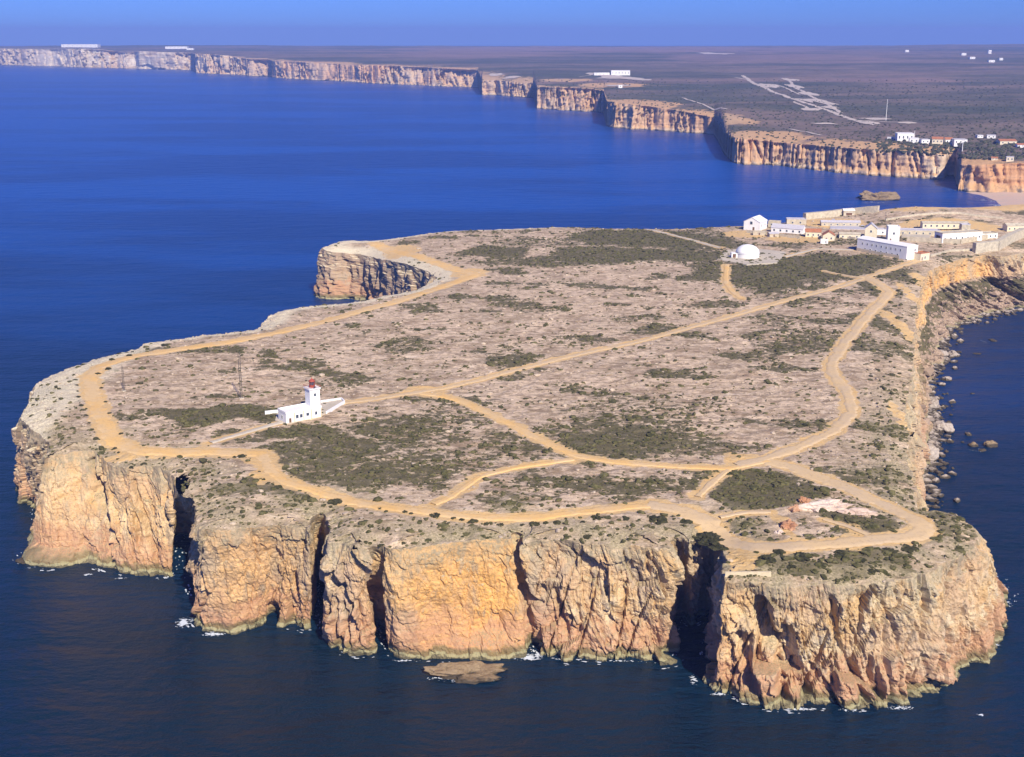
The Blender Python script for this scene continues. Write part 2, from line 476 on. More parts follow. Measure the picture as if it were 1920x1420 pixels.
# ------------------------------------------------------------------ the headland's rim and waterline
# rim px, waterline px (or batter in metres), roughness, orange, slope profile
RIM = [
 (38,775, 40,915, .7,-.2,0), (55,792, 47,935, .8,-.2,0), (78,803, 55,950, .8,-.3,0), (90,822, 66,955, .9,-.5,0), (84,838, 64,965, .9,-.5,0),
 (79,850, 60,1022, .35,.25,0), (92,845, 68,1048, .25,.35,0), (112,841, 96,1055, .25,.4,0), (154,834, 132,1058, .3,.35,0), (184,838, 186,1066, .4,.25,0),
 (205,860, 205,1070, .35,.3,0), (234,868, 245,1078, .4,.3,0), (278,862, 290,1081, .6,.35,0), (318,874, 322,1082, .5,.4,0), (328,886, 320,1080, .6,.3,0),
 (342,918, 330,1000, .6,.0,0), (362,924, 352,1000, .6,.0,0), (371,974, 367,1166, .6,.1,0),
 (376,980, 385,1178, .5,.3,0), (424,979, 439,1186, .25,.55,0), (473,976, 486,1177, .25,.65,0), (517,970, 512,1158, .5,.5,0), (532,971, 524,1171, .6,.6,0), (573,974, 560,1181, .5,.5,0), (582,985, 585,1177, .6,.3,0),
 (588,958, 593,1100, .6,.1,0), (603,950, 604,1080, .6,.1,0), (610,965, 611,1150, .6,.1,0), (614,1003, 617,1212, .6,.1,0),
 (625,1004, 626,1216, .8,-.15,0), (641,1001, 641,1219, .9,-.2,0), (662,1014, 672,1224, .9,.2,0), (690,1016, 699,1211, .6,.4,0),
 (700,1012, 708,1165, .6,.3,0), (708,1012, 716,1170, .6,.4,0), (716,1014, 728,1214, .4,.4,0),
 (735,1017, 751,1234, .15,.7,0), (777,1012, 809,1238, .1,.95,0), (841,1006, 850,1240, .1,1,0), (890,1002, 890,1239, .1,1,0), (935,998, 950,1234, .12,1,0), (962,998, 993,1229, .25,.9,0),
 (969,990, 1002,1208, .7,.4,0), (978,1003, 1014,1230, .8,.2,0), (1035,1000, 1040,1231, .85,.3,0), (1080,1006, 1077,1234, .9,.25,0), (1132,1009, 1132,1238, .9,.2,0), (1197,1011, 1197,1239, .9,.2,0), (1240,1015, 1240,1238, .9,.2,0), (1254,1016, 1252,1232, .9,.1,0),
 (1263,1000, 1262,1190, 1.,.0,0), (1275,998, 1278,1150, 1.,.0,0), (1292,1006, 1296,1170, 1.,.0,0), (1303,1000, 1306,1168, 1.,.0,0), (1318,992, 1316,1150, 1.,.0,0), (1338,990, 1326,1150, 1.,.0,0), (1356,1003, 1337,1190, 1.,.0,0), (1361,1035, 1333,1240, .9,.0,0), (1355,1064, 1322,1290, .8,.1,0),
 (1358,1076, 1330,1303, .8,.5,0), (1382,1078, 1366,1299, .8,.4,0), (1446,1080, 1410,1316, .9,.2,0), (1480,1080, 1453,1323, 1.,.15,0), (1530,1080, 1512,1326, 1.,.1,0), (1584,1081, 1585,1327, 1.,.05,0), (1657,1078, 1657,1328, .95,.05,0), (1705,1068, 1709,1317, .9,.05,0), (1752,1054, 1772,1302, .9,.0,0),
 (1768,1044, 1783,1258, .5,.05,0), (1795,1030, 1800,1242, .5,.15,0), (1826,1010, 1846,1240, .5,.15,0), (1834,990, 1866,1200, .5,.1,0), (1826,972, 1888,1155, .5,.1,0), (1808,955, 1884,1110, .5,.0,0), (1785,947, 1866,1080, .5,.0,0), (1752,944, 8,0, .9,.0,0),
 (1728,942, 6,0, .9,.1,0), (1717,930, 6,0, .9,.2,0), (1715,903, 6,0, .9,.3,0), (1714,880, 6,0, .9,.3,0), (1704,862, 6,0, .9,.15,0), (1700,840, 7,0, .9,.2,0), (1708,818, 7,0, .9,.2,0), (1706,792, 7,0, .8,.0,0), (1697,763, 7,0, .8,.0,.1), (1704,735, 8,0, .8,.0,.2), (1711,700, 10,0, .8,.0,.3), (1714,660, 12,0, .7,.1,.5), (1714,625, 12,0, .7,.3,.7),
 (1718,588, 1731,729, .6,.4,.8), (1720,562, 1746,704, .5,.6,1), (1724,545, 1768,674, .5,.8,1), (1733,522, 1766,645, .4,.9,1), (1740,502, 1786,616, .4,1,1), (1770,489, 1835,595, .4,1,1), (1806,477, 1879,586, .4,1,1), (1843,472, 1925,578, .4,.9,1), (1880,474, 1975,572, .6,.3,1), (1905,470, 2010,566, .7,.1,1), (1960,462, 2060,560, .7,.1,1), (2100,450, 2200,540, .7,.1,1), (2500,440, 2600,520, .7,.1,1),
 (2700,380, 10,0, .5,.2,0), (2100,396, 20,0, .5,.4,0), (1920,399, 20,0, .5,.4,0), (1847,402, 15,0, .5,.3,0), (1797,404, 10,0, .6,.2,0), (1730,406, 8,0, .6,.2,0), (1647,404, 6,0, .6,.2,0), (1580,403, 6,0, .6,.2,0), (1507,406, 6,0, .6,.2,0), (1477,412, 6,0, .6,.2,0), (1447,417, 6,0, .6,.2,0), (1383,419, 6,0, .6,.2,0), (1330,421, 6,0, .6,.2,0), (1280,424, 6,0, .6,.2,0), (1200,425, 6,0, .6,.2,0), (1100,422, 6,0, .6,.2,0), (1020,422, 6,0, .6,.2,0), (956,425, 6,0, .6,.2,0), (890,427, 6,0, .6,.2,0), (827,430, 6,0, .6,.2,0), (789,435, 6,0, .6,.2,0), (758,438, 6,0, .6,.2,0), (695,442, 6,0, .6,.2,0), (647,440, 6,0, .6,.2,0), (622,445, 6,0, .7,.2,0), (604,452, 7,0, .6,-.6,0),
 (601,464, 6,0, .6,-.75,0), (612,471, 5,0, .6,-.75,0), (664,470, 4,0, .6,-.75,0), (690,474, 4,0, .6,-.75,0), (741,481, 4,0, .6,-.75,0), (789,496, 4,0, .6,-.75,0), (810,504, 4,0, .6,-.75,0), (817,512, 3,0, 1.,.0,0), (815,519, 3,0, .8,.0,0), (779,537, 4,0, .8,.0,0), (747,544, 4,0, .8,.0,0), (710,549, 5,0, .8,.0,0), (685,556, 5,0, .8,.0,0), (647,560, 5,0, .8,.0,0), (602,562, 5,0, .8,.0,0), (560,567, 6,0, .8,.0,0), (520,576, 6,0, .8,.0,0), (497,588, 6,0, .8,.0,0), (490,603, 6,0, .8,.0,0), (478,611, 6,0, .8,.0,0), (384,620, 6,0, .8,.0,0), (311,631, 6,0, .8,.0,0), (271,635, 6,0, .8,.0,0), (260,645, 6,0, .8,.0,0), (220,656, 6,0, .8,.0,0), (190,661, 6,0, .8,.0,0), (154,671, 6,0, .8,.0,0), (102,690, 6,0, .8,.0,0), (66,708, 8,0, .8,.0,0), (55,735, 8,0, .8,.05,0)]

NR = len(RIM)
ctrl_r = np.array([at(r[0], r[1], 35.0 if (r[0] < 700 and 460 < r[1] < 476) else ZP) for r in RIM])
ctrl_b = np.zeros((NR, 2)); hid = np.zeros(NR)
for i, r in enumerate(RIM):
    if r[3] > 50:
        ctrl_b[i] = at(r[2], r[3], 0)
    else:
        a = ctrl_r[i - 1]; b = ctrl_r[(i + 1) % NR]
        d = b - a; d /= np.hypot(*d)
        ctrl_b[i] = ctrl_r[i] + np.array([d[1], -d[0]]) * r[2]
        hid[i] = 1
props = np.array([r[4:7] for r in RIM], float)

def resample():
    R, B, PR, HD = [], [], [], []
    for i in range(NR):
        j = (i + 1) % NR
        r0, r1, b0, b1 = ctrl_r[i], ctrl_r[j], ctrl_b[i], ctrl_b[j]
        L = max(np.hypot(*(r1 - r0)), np.hypot(*(b1 - b0)))
        dist = max(300., (np.hypot(*r0) + np.hypot(*r1)) / 2)
        step = .00118 * dist
        if hid[i] and hid[j] and not (72 <= i <= 88 or 138 <= i <= 152): step *= 3
        if dist > 1300: step *= 4
        n = max(2, int(L / step))
        t = (np.arange(n) / n)[:, None]
        R.append(r0 + (r1 - r0) * t); B.append(b0 + (b1 - b0) * t)
        PR.append(props[i] + (props[j] - props[i]) * t)
        HD.append(np.full(n, dist))
    return map(np.concatenate, (R, B, PR, HD))
R0, B0, PR, DI = resample()
NC = len(R0)
def smooth_loop(A, k):
    ker = np.hanning(2 * k + 3)[1:-1]; ker /= ker.sum()
    P_ = np.concatenate([A[-k:], A, A[:k]])
    return np.stack([np.convolve(P_[:, c], ker, 'valid') for c in range(A.shape[1])], 1)
R1 = smooth_loop(R0, 4); B1 = smooth_loop(B0, 4); PR = smooth_loop(PR, 5)
mid = (R1 + B1) / 2
ms = smooth_loop(mid, 9)
tn = np.roll(ms, -4, 0) - np.roll(ms, 4, 0)
tn /= np.hypot(tn[:, 0], tn[:, 1])[:, None] + 1e-9
NRM = np.stack([tn[:, 1], -tn[:, 0]], 1)
NRM = smooth_loop(NRM, 5); NRM /= np.hypot(NRM[:, 0], NRM[:, 1])[:, None]
arc = np.concatenate([[0], np.cumsum(np.hypot(*(np.diff(mid, axis=0).T)))])

# coarse rim polygon for distance and inside tests
cs = np.concatenate([[0], np.where(np.diff(np.floor(arc / 4)) > 0)[0] + 1])
POLY = R1[cs]
def inside_dist(x, y, poly=None):
    poly = POLY if poly is None else poly
    ins = np.zeros(x.shape, bool); best = np.full(x.shape, 1e9)
    n = len(poly)
    for i in range(n):
        x0, y0 = poly[i]; x1, y1 = poly[(i + 1) % n]
        if y0 != y1:
            c = (y0 > y) != (y1 > y)
            if c.any():
                xi = x0 + (y[c] - y0) * (x1 - x0) / (y1 - y0)
                ins[c] ^= x[c] < xi
        mx, my = (x0 + x1) / 2, (y0 + y1) / 2
        near = (np.abs(x - mx) < 45) & (np.abs(y - my) < 45)
        if near.any():
            xx, yy = x[near], y[near]
            dx, dy = x1 - x0, y1 - y0
            t = np.clip(((xx - x0) * dx + (yy - y0) * dy) / (dx * dx + dy * dy + 1e-9), 0, 1)
            best[near] = np.minimum(best[near], np.hypot(xx - x0 - t * dx, yy - y0 - t * dy))
    best = np.minimum(best, 60)
    return np.where(ins, best, -best)

# --- cliff strip
ROWS = 92
tt = np.linspace(0, 1, ROWS)[None, :]
rx, ry = R1[:, 0], R1[:, 1]
zr = ground(rx, ry, None, np.zeros(NC))
g_lin = tt
g_slope = np.where(tt < .38, .10 * tt / .38, .10 + .90 * (tt - .38) / .62)
prof = PR[:, 2:3]
g = g_lin * (1 - prof) + g_slope * prof
ZB = -2.5
Zc = zr[:, None] + (ZB - zr[:, None]) * tt
PX = R1[:, 0:1] + (B1[:, 0:1] - R1[:, 0:1]) * g
PY = R1[:, 1:2] + (B1[:, 1:2] - R1[:, 1:2]) * g
SS = arc[:, None] + 0 * Zc

# explicit fissures seen in the photograph: pixel polyline, width, depth
FISS = [([(170,866),(180,930),(195,985),(209,1018)], 1.8, 8), ([(250,905),(262,950),(278,1000),(290,1038)], .7, 2.6), ([(300,880),(312,905),(316,940)], .6, 2),
 ([(252,960),(258,985),(262,1010)], .7, 2), ([(470,990),(485,1040),(492,1060)], .6, 1.5), ([(548,1080),(552,1110)], .6, 2), ([(385,1000),(376,1060),(388,1110),(375,1150)], .9, 2.2),
 ([(969,1003),(968,1060),(985,1105),(1003,1145),(1007,1222)], 2.0, 8), ([(1040,1110),(1050,1160),(1063,1195)], .9, 2.5), ([(1080,1140),(1090,1190)], .8, 2), ([(1212,1040),(1216,1075)], .7, 2.2),
 ([(630,1120),(634,1200)], .8, 3), ([(645,1130),(658,1205)], .8, 3), ([(672,1130),(678,1170)], .7, 2.2), ([(698,1085),(708,1110),(718,1150),(721,1205)], 2.2, 8),
 ([(1430,1130),(1425,1160),(1440,1190),(1450,1215)], 2.4, 7), ([(1385,1195),(1395,1240),(1410,1290)], 2.6, 5), ([(1478,1180),(1485,1240),(1500,1290),(1512,1315)], 1.9, 6), ([(1464,1210),(1462,1270),(1470,1312)], 1.6, 5),
 ([(1560,1120),(1568,1190),(1580,1230)], .9, 2.5), ([(1598,1252),(1612,1290),(1625,1320)], 1.4, 4.5), ([(1635,1240),(1640,1290)], .8, 2.5), ([(1560,1260),(1566,1290)], .8, 2.5), ([(1672,1285),(1674,1318)], .8, 3), ([(1714,1280),(1716,1312)], .9, 3),
 ([(1772,1180),(1778,1240)], 1.2, 4), ([(1812,1150),(1822,1190)], .7, 2), ([(1415,1150),(1420,1190)], 1.0, 3), ([(1345,1130),(1340,1200)], .8, 2)]
ppx, ppy = to_px(PX, PY, Zc)
D = np.zeros_like(Zc)
vis = (DI[:, None] < 520) & (ry[:, None] < 520) & (SS < arc[:-1].max() * .5)
fiss_m = np.zeros_like(Zc)
for line, w, dep in FISS:
    L = np.array(line, float)
    x0, x1 = L[:, 0].min() - 25, L[:, 0].max() + 25
    cols = np.where((ppx[:, 45] > x0) & (ppx[:, 45] < x1) & (DI < 520))[0]
    if not len(cols): continue
    # turn the traced line into (arc, height) on the wall
    sw, zw = [], []
    for (a, b) in L:
        dd = (ppx[cols] - a) ** 2 + (ppy[cols] - b) ** 2
        i, j = np.unravel_index(np.argmin(dd), dd.shape)
        sw.append(arc[cols[i]]); zw.append(Zc[cols[i], j])
    zw = np.array(zw); sw = np.array(sw); o = np.argsort(zw)
    zz = Zc[cols]
    sc = np.interp(zz, zw[o], sw[o]) + .5 * perl(zz / 2.2, zz * 0 + w * 10, 41)
    vert = sst(zw.min() - 2.5, zw.min() + .5, zz) * (1 - sst(zw.max() - 1, zw.max() + 2, zz))
    ww = w * (.7 + .5 * perl(zz / 5, zz * 0 + dep * 3, 42) + .3)
    m = np.exp(-((SS[cols] - sc) / ww) ** 2) * vert
    D[cols] -= dep * m
    fiss_m[cols] = np.maximum(fiss_m[cols], m)

rough = PR[:, 0:1] * .78
hz = Zc
D += 2.1 * perl(SS / 27, hz / 60, 1) + 1.0 * perl(SS / 9.5, hz / 26, 2) * (.35 + rough)
# jointed blocks, big and small, leaning a little
lean = SS + .22 * hz + 1.6 * perl(SS / 13, hz / 16, 8)
f1, e, idr = worley(lean / 7.0, hz / 26.0, 1, 2.4)
D += rough * ((idr - .5) * 3.4 - 1.0 * np.exp(-(e / .04) ** 2))
f1, e, idr = worley((lean + .8 * perl(SS / 3, hz / 3, 9)) / 2.6, hz / 9.5, 2, 2.4)
D += rough * ((idr - .5) * 1.35 - .40 * np.exp(-(e / .08) ** 2)) + (1 - rough) * (idr - .5) * .35
f1, e, idr = worley(lean / 1.0, hz / 2.3, 3, 1.6)
D += (.10 + .9 * rough) * ((idr - .5) * .30)
f1, e, idr = worley(SS / 3.4, hz / 2.6, 6, 1.2)
D += rough * (idr - .5) * .3
# leaning ribs that open downwards
rib = 1 - np.abs(perl((SS + .30 * (41 - hz)) / 8.5, hz / 60, 12)) * 2
D -= 3.0 * rough * sst(.86, .985, rib) * sst(.1, .75, 1 - hz / 44)
# fluting and bedding ledges
D -= .42 * (.25 + .75 * rough) * sst(.55, .98, 1 - 2 * np.abs(perl(lean / 1.9, hz / 14, 11)))
bedz = hz + 2.2 * perl(SS / 34, hz / 20, 13) + .05 * SS
D += (.10 + .16 * rough) * perl(bedz / 1.3, SS / 40, 14) + .5 * rough * sst(.2, .35, perl(bedz / 6.5, SS / 50, 15))
D += .30 * perl3(PX / 2.2, PY / 2.2, hz / 3.2, 1) + .24 * perl3(PX / .9, PY / .9, hz / .9, 2)
D += (1 - rough) * 1.1 * perl3(PX / 7.5, PY / 7.5, hz / 9.5, 22)
# slope debris on the eastern side
gul = 1 - 2 * np.abs(perl(SS / 11 + .3 * perl(hz / 9, SS / 20, 19), hz / 60, 20))
D += prof * (4.5 * perl3(PX / 13, PY / 13, hz / 13, 5) + 2.6 * perl3(PX / 4.5, PY / 4.5, hz / 4.5, 6) + 1.2 * perl3(PX / 1.8, PY / 1.8, hz / 1.8, 7) - 3.5 * sst(.3, .95, gul)) * sst(.3, .5, tt)
# the big hollow face and other broad shapes (arc of the control points)
def arc_at(px_):
    k = np.argmin(np.abs(ppx[:, 45] - px_) + (DI > 460) * 1e4 + (ry > 430) * 1e4)
    return arc[k]
s0 = arc_at(868)
D -= 5.5 * np.exp(-((SS - s0) / 14.0) ** 4) * np.exp(-((hz - 12) / 15) ** 2)
s1 = arc_at(935)
D += 3.0 * np.exp(-((SS - s1) / 9.0) ** 2) * (1 - sst(3, 9, hz))
s2 = arc_at(100)
D += 6.5 * np.exp(-((SS - s2) / 8.5) ** 4) * (1 - sst(1.8, 4.8, hz))
s3 = arc_at(515)
D -= 5.0 * np.exp(-((SS - s3) / 2.2) ** 2) * (1 - sst(3, 9, hz))
D += .8 * (.4 + .8 * perl(SS / 8, SS * 0, 16)) * (1 - sst(.3, 1.3, hz))
D *= np.minimum(1, .30 + tt * 5)
# inside narrow gullies the walls keep clear of each other
nq = R1 + NRM * 6.0
nar = (inside_dist(nq[:, 0], nq[:, 1]) > -2.5).astype(float)
nar = smooth_loop(nar[:, None], 6)
D = D * (1 - .55 * nar) - 1.0 * nar
far_k = sst(900, 1400, DI)[:, None]
Vx = PX + NRM[:, 0:1] * D; Vy = PY + NRM[:, 1:2] * D
Vz = Zc + .25 * perl3(PX / 2, PY / 2, Zc / 2, 9) * sst(0, .05, tt) * sst(1, .97, tt)
# crumbling rim
crumb = (1.6 * np.maximum(0, perl(SS / 4.5, SS * 0, 17)) + .9 * np.maximum(0, perl(SS / 1.6, SS * 0 + 3, 18))) * rough
Vz -= crumb * np.exp(-tt * 14)
# --- rows that run inwards on top
INW = np.array([15, 11, 8, 5.8, 4.2, 3, 2.1, 1.4, .8, .35])
TX = R1[:, 0:1] - NRM[:, 0:1] * INW + NRM[:, 0:1] * D[:, 0:1] * np.exp(-INW / 2)[None]
TY = R1[:, 1:2] - NRM[:, 1:2] * INW + NRM[:, 1:2] * D[:, 0:1] * np.exp(-INW / 2)[None]
tdt = track_dist(TX, TY)
TZ = ground(TX, TY, tdt, INW[None, :] + 0 * TX) - crumb[:, :1] * np.exp(-INW / .9)[None]
TZ[:, 0] -= 1.2; TZ[:, 1] -= .35
AX = np.concatenate([TX, Vx], 1); AY = np.concatenate([TY, Vy], 1); AZ = np.concatenate([TZ, Vz], 1)
W_ = AX.shape[1]
dtr = track_dist(AX, AY)
drr = np.concatenate([INW[None, :] + 0 * TX, 0 * Vx], 1)
vegA = veg_at(AX, AY, dtr, drr) * sst(36, 40, AZ)
vegA = np.maximum(vegA, np.concatenate([np.zeros_like(TX), prof * sst(.34, .45, tt) * (1 - sst(.60, .85, tt)) * (.75 + .4 * perl3(PX / 12, PY / 12, Zc / 9, 7))], 1))
sandA = sand_at(AX, AY, dtr) * sst(33, 38.5, AZ)
edgeA = np.clip(.75 + .9 * fbm(AX / 13, AY / 11, 2, 56), 0, 1) * (.25 + .75 * (1 - sst(420, 560, AY)))
orgA = np.repeat(PR[:, 1:2], W_, 1) * (1 + 0 * AX)
slo = np.concatenate([np.zeros_like(TX), prof * sst(.34, .42, tt)], 1)
orgA = orgA * (1 - slo)
idx = np.arange(NC * W_).reshape(NC, W_)
nx = np.roll(idx, -1, 0)
FA = np.stack([idx[:, :-1], idx[:, 1:], nx[:, 1:], nx[:, :-1]], -1).reshape(-1, 4)
cliffV = np.stack([AX, AY, AZ], -1).reshape(-1, 3)
idt = inside_dist(TX.ravel(), TY.ravel()).reshape(TX.shape)
bad = np.zeros(AX.shape, bool); bad[:, :len(INW)] = idt < INW[None, :] * .55 - .9
bad = bad.ravel()
FA = FA[~bad[FA].any(1)]
SMOOTH = np.ones(0, bool)
print('cliff quads', len(FA), 'columns', NC)

# --- plateau grid
ys = [296.0]
while ys[-1] < 1230: ys.append(ys[-1] * 1.0034)
ys = np.array(ys); xs = np.arange(-222, 640, 1.45)
GX, GY = np.meshgrid(xs, ys)
GX = GX + .35 * perl(GX / 3, GY / 3, 51); GY = GY + .35 * perl(GX / 3, GY / 3, 52)
gd = inside_dist(GX.ravel(), GY.ravel()).reshape(GX.shape)
keepv = gd > 3.0
gi = np.arange(GX.size).reshape(GX.shape)
kf = keepv[:-1, :-1] & keepv[:-1, 1:] & keepv[1:, 1:] & keepv[1:, :-1]
FG = np.stack([gi[:-1, :-1][kf], gi[:-1, 1:][kf], gi[1:, 1:][kf], gi[1:, :-1][kf]], -1)
used = np.unique(FG); remap = np.full(GX.size, -1); remap[used] = np.arange(len(used))
FG = remap[FG]
gx, gy, gdd = GX.ravel()[used], GY.ravel()[used], gd.ravel()[used]
gdt = track_dist(gx, gy)
gz = ground(gx, gy, gdt, gdd) - .18 * (1 - sst(8, 16, gdd))
gveg = veg_at(gx, gy, gdt, gdd); gsand = sand_at(gx, gy, gdt)
gedge = (1 - sst(6, 30, gdd + 9 * perl(gx / 14, gy / 14, 55))) * np.clip(.75 + .9 * fbm(gx / 13, gy / 11, 2, 56), 0, 1) * (.25 + .75 * (1 - sst(420, 560, gy)))
V = np.concatenate([cliffV, np.stack([gx, gy, gz], -1)])
FF = np.concatenate([FA, FG + len(cliffV)])
at_ = {'veg': np.concatenate([vegA.ravel(), gveg]), 'sand': np.concatenate([sandA.ravel(), gsand]),
       'edge': np.concatenate([edgeA.ravel(), gedge]), 'org': np.concatenate([orgA.ravel(), 0 * gx]), 'slo': np.concatenate([slo.ravel(), 0 * gx]), 'pale': np.concatenate([pale_at(AX, AY, drr).ravel(), pale_at(gx, gy, gdd)])}
colv = np.arange(NC * W_) % W_
shd = np.concatenate([(colv[FA].min(1) < len(INW)), np.ones(len(FG), bool)])
head = link('headland', mesh_from('headland', V, FF, M['head'], shd, at_))
tag(head, kind='structure')
print('headland quads', len(FF))

# --- tracks laid on the plateau
def resample_line(L, step):
    d = np.concatenate([[0], np.cumsum(np.hypot(*np.diff(L, axis=0).T))])
    # round the corners
    n = max(3, int(d[-1] / step))
    u = np.linspace(0, d[-1], n)
    q = np.stack([np.interp(u, d, L[:, 0]), np.interp(u, d, L[:, 1])], 1)
    k = min(max(1, int(7 / step)), n // 4)
    if k:
        ker = np.hanning(2 * k + 3)[1:-1]; ker /= ker.sum()
        pad = np.concatenate([2 * q[0] - q[1:k + 1][::-1], q, 2 * q[-1] - q[-k - 1:-1][::-1]])
        q = np.stack([np.convolve(pad[:, c], ker, 'valid') for c in (0, 1)], 1)
    return q

def ribbon(name, L, w, mat, zoff, zfun, kind='structure', step=.8, edge=.42, na=8):
    q = resample_line(L, step)
    t = np.gradient(q, axis=0); t /= np.hypot(t[:, 0], t[:, 1])[:, None] + 1e-9
    nrm = np.stack([-t[:, 1], t[:, 0]], 1)
    s = np.arange(len(q)) * step
    wl = w / 2 * (1 + edge * perl(s / 9, s * 0 + zoff * 50, 61) + edge * .8 * perl(s / 2.2, s * 0 + zoff * 50, 62))
    wr = w / 2 * (1 + edge * perl(s / 9, s * 0 + 9 + zoff * 50, 63) + edge * .8 * perl(s / 2.2, s * 0 + zoff * 50, 64))
    a = np.linspace(-1, 1, na)
    off = np.where(a[None, :] < 0, a[None, :] * wl[:, None], a[None, :] * wr[:, None])
    X_ = q[:, 0:1] + nrm[:, 0:1] * off; Y_ = q[:, 1:2] + nrm[:, 1:2] * off
    Z_ = zfun(X_, Y_) + zoff
    Z_[:, 0] -= .3; Z_[:, -1] -= .3
    n, m = X_.shape
    ii = np.arange(n * m).reshape(n, m)
    Fq = np.stack([ii[:-1, :-1], ii[1:, :-1], ii[1:, 1:], ii[:-1, 1:]], -1).reshape(-1, 4)
    o = link(name, mesh_from(name, np.stack([X_, Y_, Z_], -1).reshape(-1, 3), Fq, mat, True))
    return tag(o, kind=kind)

def ground_t(x, y):
    dr = inside_dist(x.ravel(), y.ravel()).reshape(x.shape)
    return ground0(x, y) - 1.6 * (1 - sst(0, 9, dr)) - .9 * (1 - sst(4, 26, dr))
for k, (m, n, w, L) in enumerate(TR):
    ribbon(n, L, w, M[m], .16 + .022 * k, ground_t)

def ground1(x, y):
    x = np.atleast_1d(np.asarray(x, float)); y = np.atleast_1d(np.asarray(y, float))
    return float(ground_t(x, y)[0])

# ------------------------------------------------------------------ the mainland coast beyond the bay
# waterline px, cliff top px y, style: orange, pale
COAST = [(-420,117,87,.2,.8),(-200,119,88,.2,.8),(0,122,91,.2,.7),(40,123,92,.1,.5),(73,124,92,.1,.9),(107,125,92,.2,.9),(157,127,91,.1,.8),(172,127,92,.1,.9),(213,128,92,.4,1),(222,128,100,.3,.8),(240,129,101,.2,.8),(254,129,95,.1,.9),(262,130,96,.2,.9),(360,132,100,.3,.9),(368,137,101,.5,.7),
 (417,140,102,.6,.6),(430,140,106,.5,.6),(462,142,110,.4,.5),(467,143,111,.3,.3),(505,144,112,.6,.4),(512,146,114,.6,.4),(575,150,117,.7,.3),(633,152,120,.7,.3),(640,153,121,.7,.3),(707,157,123,.8,.3),(773,160,125,.8,.4),(840,163,129,.8,.4),(896,165,132,.7,.4),
 (904,178,150,.6,.3),(930,179,151,.6,.3),(957,181,153,.6,.3),(1000,184,157,.5,.3),(1007,204,163,.6,.3),(1035,206,163,.6,.3),(1073,208,164,.7,.3),(1110,210,167,.8,.2),(1131,212,172,.8,.2),
 (1137,237,190,.7,.3),(1160,240,193,.8,.3),(1187,242,196,.9,.3),(1230,245,202,.9,.2),(1273,248,208,.9,.2),(1305,251,214,.9,.2),(1338,253,222,.9,.2),(1347,267,236,.5,.1),(1358,290,250,.5,.1),(1372,304,257,.6,.2),
 (1395,308,261,.8,.2),(1430,309,265,.9,.2),(1480,313,270,.9,.2),(1513,317,272,.9,.2),(1560,322,276,.8,.2),(1597,327,279,.8,.2),(1647,329,282,.8,.2),(1690,332,284,.8,.3),(1730,335,286,.9,.6),(1752,336,288,.9,.7),(1770,336,290,1,.6),
 (1777,330,292,.6,.2),(1788,330,296,.5,.2),(1793,348,305,1,.3),(1797,357,310,1,.3),(1815,359,311,1,.2),(1847,361,309,1,.1),(1890,363,307,1,.1),(1925,365,306,1,.1),(2000,368,306,1,.1),(2200,372,312,1,.1),(2500,380,330,1,.1)]
cb = np.array([at(c[0], c[1], 0) for c in COAST]); cd = np.hypot(cb[:, 0], cb[:, 1])
def z_at_px(d, py):          # height of something seen at row py, at distance d
    return H - d * math.tan(PITCH + math.atan((py - 710) / F))
cz = np.array([z_at_px(cb[i, 1], c[2]) for i, c in enumerate(COAST)])
cz = np.clip(cz, 20, 130)
def zland(x, y):
    d = np.hypot(x, y)
    z = 40 + .0094 * np.maximum(0, d - 1700); z = np.minimum(z, 84)
    return z
RC, BC, ZC, PC = [], [], [], []
for i in range(len(COAST) - 1):
    L = np.hypot(*(cb[i + 1] - cb[i])); dm = (cd[i] + cd[i + 1]) / 2
    n = int(max(2, L / (.00115 * dm)))
    t = np.arange(n) / n
    BC.append(cb[i] + (cb[i + 1] - cb[i]) * t[:, None]); ZC.append(cz[i] + (cz[i + 1] - cz[i]) * t)
    PC.append(np.array(COAST[i][3:5]) + (np.array(COAST[i + 1][3:5]) - np.array(COAST[i][3:5])) * t[:, None])
BC = np.concatenate(BC); ZC = np.concatenate(ZC); PC = np.concatenate(PC)
nb = len(BC)
_k = np.hanning(61); _k /= _k.sum()
ZC = np.convolve(np.pad(ZC, 30, mode='edge'), _k, 'valid')
ac = np.concatenate([[0], np.cumsum(np.hypot(*np.diff(BC, axis=0).T))])
db = np.hypot(BC[:, 0], BC[:, 1]); ray = BC / db[:, None]
CR = 36
tc = np.linspace(0, 1, CR)[None, :]
zt_ = ZC[:, None] * (1 - tc) - 3 * tc
A_ = ac[:, None] + 0 * zt_
k_ = np.clip(db / 2200, .8, 3)[:, None]
# recession of the wall from the waterline, along the line of sight from the sea
rec = (1 - tc) * ZC[:, None] * .16
gate = .25 + 1.1 * sst(-.35, .35, perl(A_ / (150 * k_), A_ * 0 + 2, 70))
dp = 14 * k_ * perl(A_ / (120 * k_), zt_ / 300, 71) + 5 * k_ * perl(A_ / (32 * k_), zt_ / 120, 72)
rb = 1 - 2 * np.abs(perl((A_ + .3 * zt_) / (21 * k_), zt_ / 160, 73))
dp = dp + 6 * k_ * gate * sst(.72, .98, rb)
rb2 = 1 - 2 * np.abs(perl((A_ + .2 * zt_) / (34 * k_), zt_ / 300, 83))
dp = dp + 15 * k_ * sst(.85, .97, rb2) * sst(-.2, .3, perl(A_ / (220 * k_), A_ * 0 + 4, 84))
dp = dp + (1 - tc) ** 2 * 14 * k_ * sst(0, .4, perl(A_ / (170 * k_), A_ * 0 + 7, 82))
f1, e_, idq = worley(A_ / (9 * k_), zt_ / 22, 5)
dp = dp + gate * ((idq - .5) * 6 * k_ + 1.6 * k_ * np.exp(-(e_ / .1) ** 2))
f1, e_, idq = worley(A_ / (26 * k_), zt_ / 60, 7)
dp = dp + (idq - .5) * 9 * k_
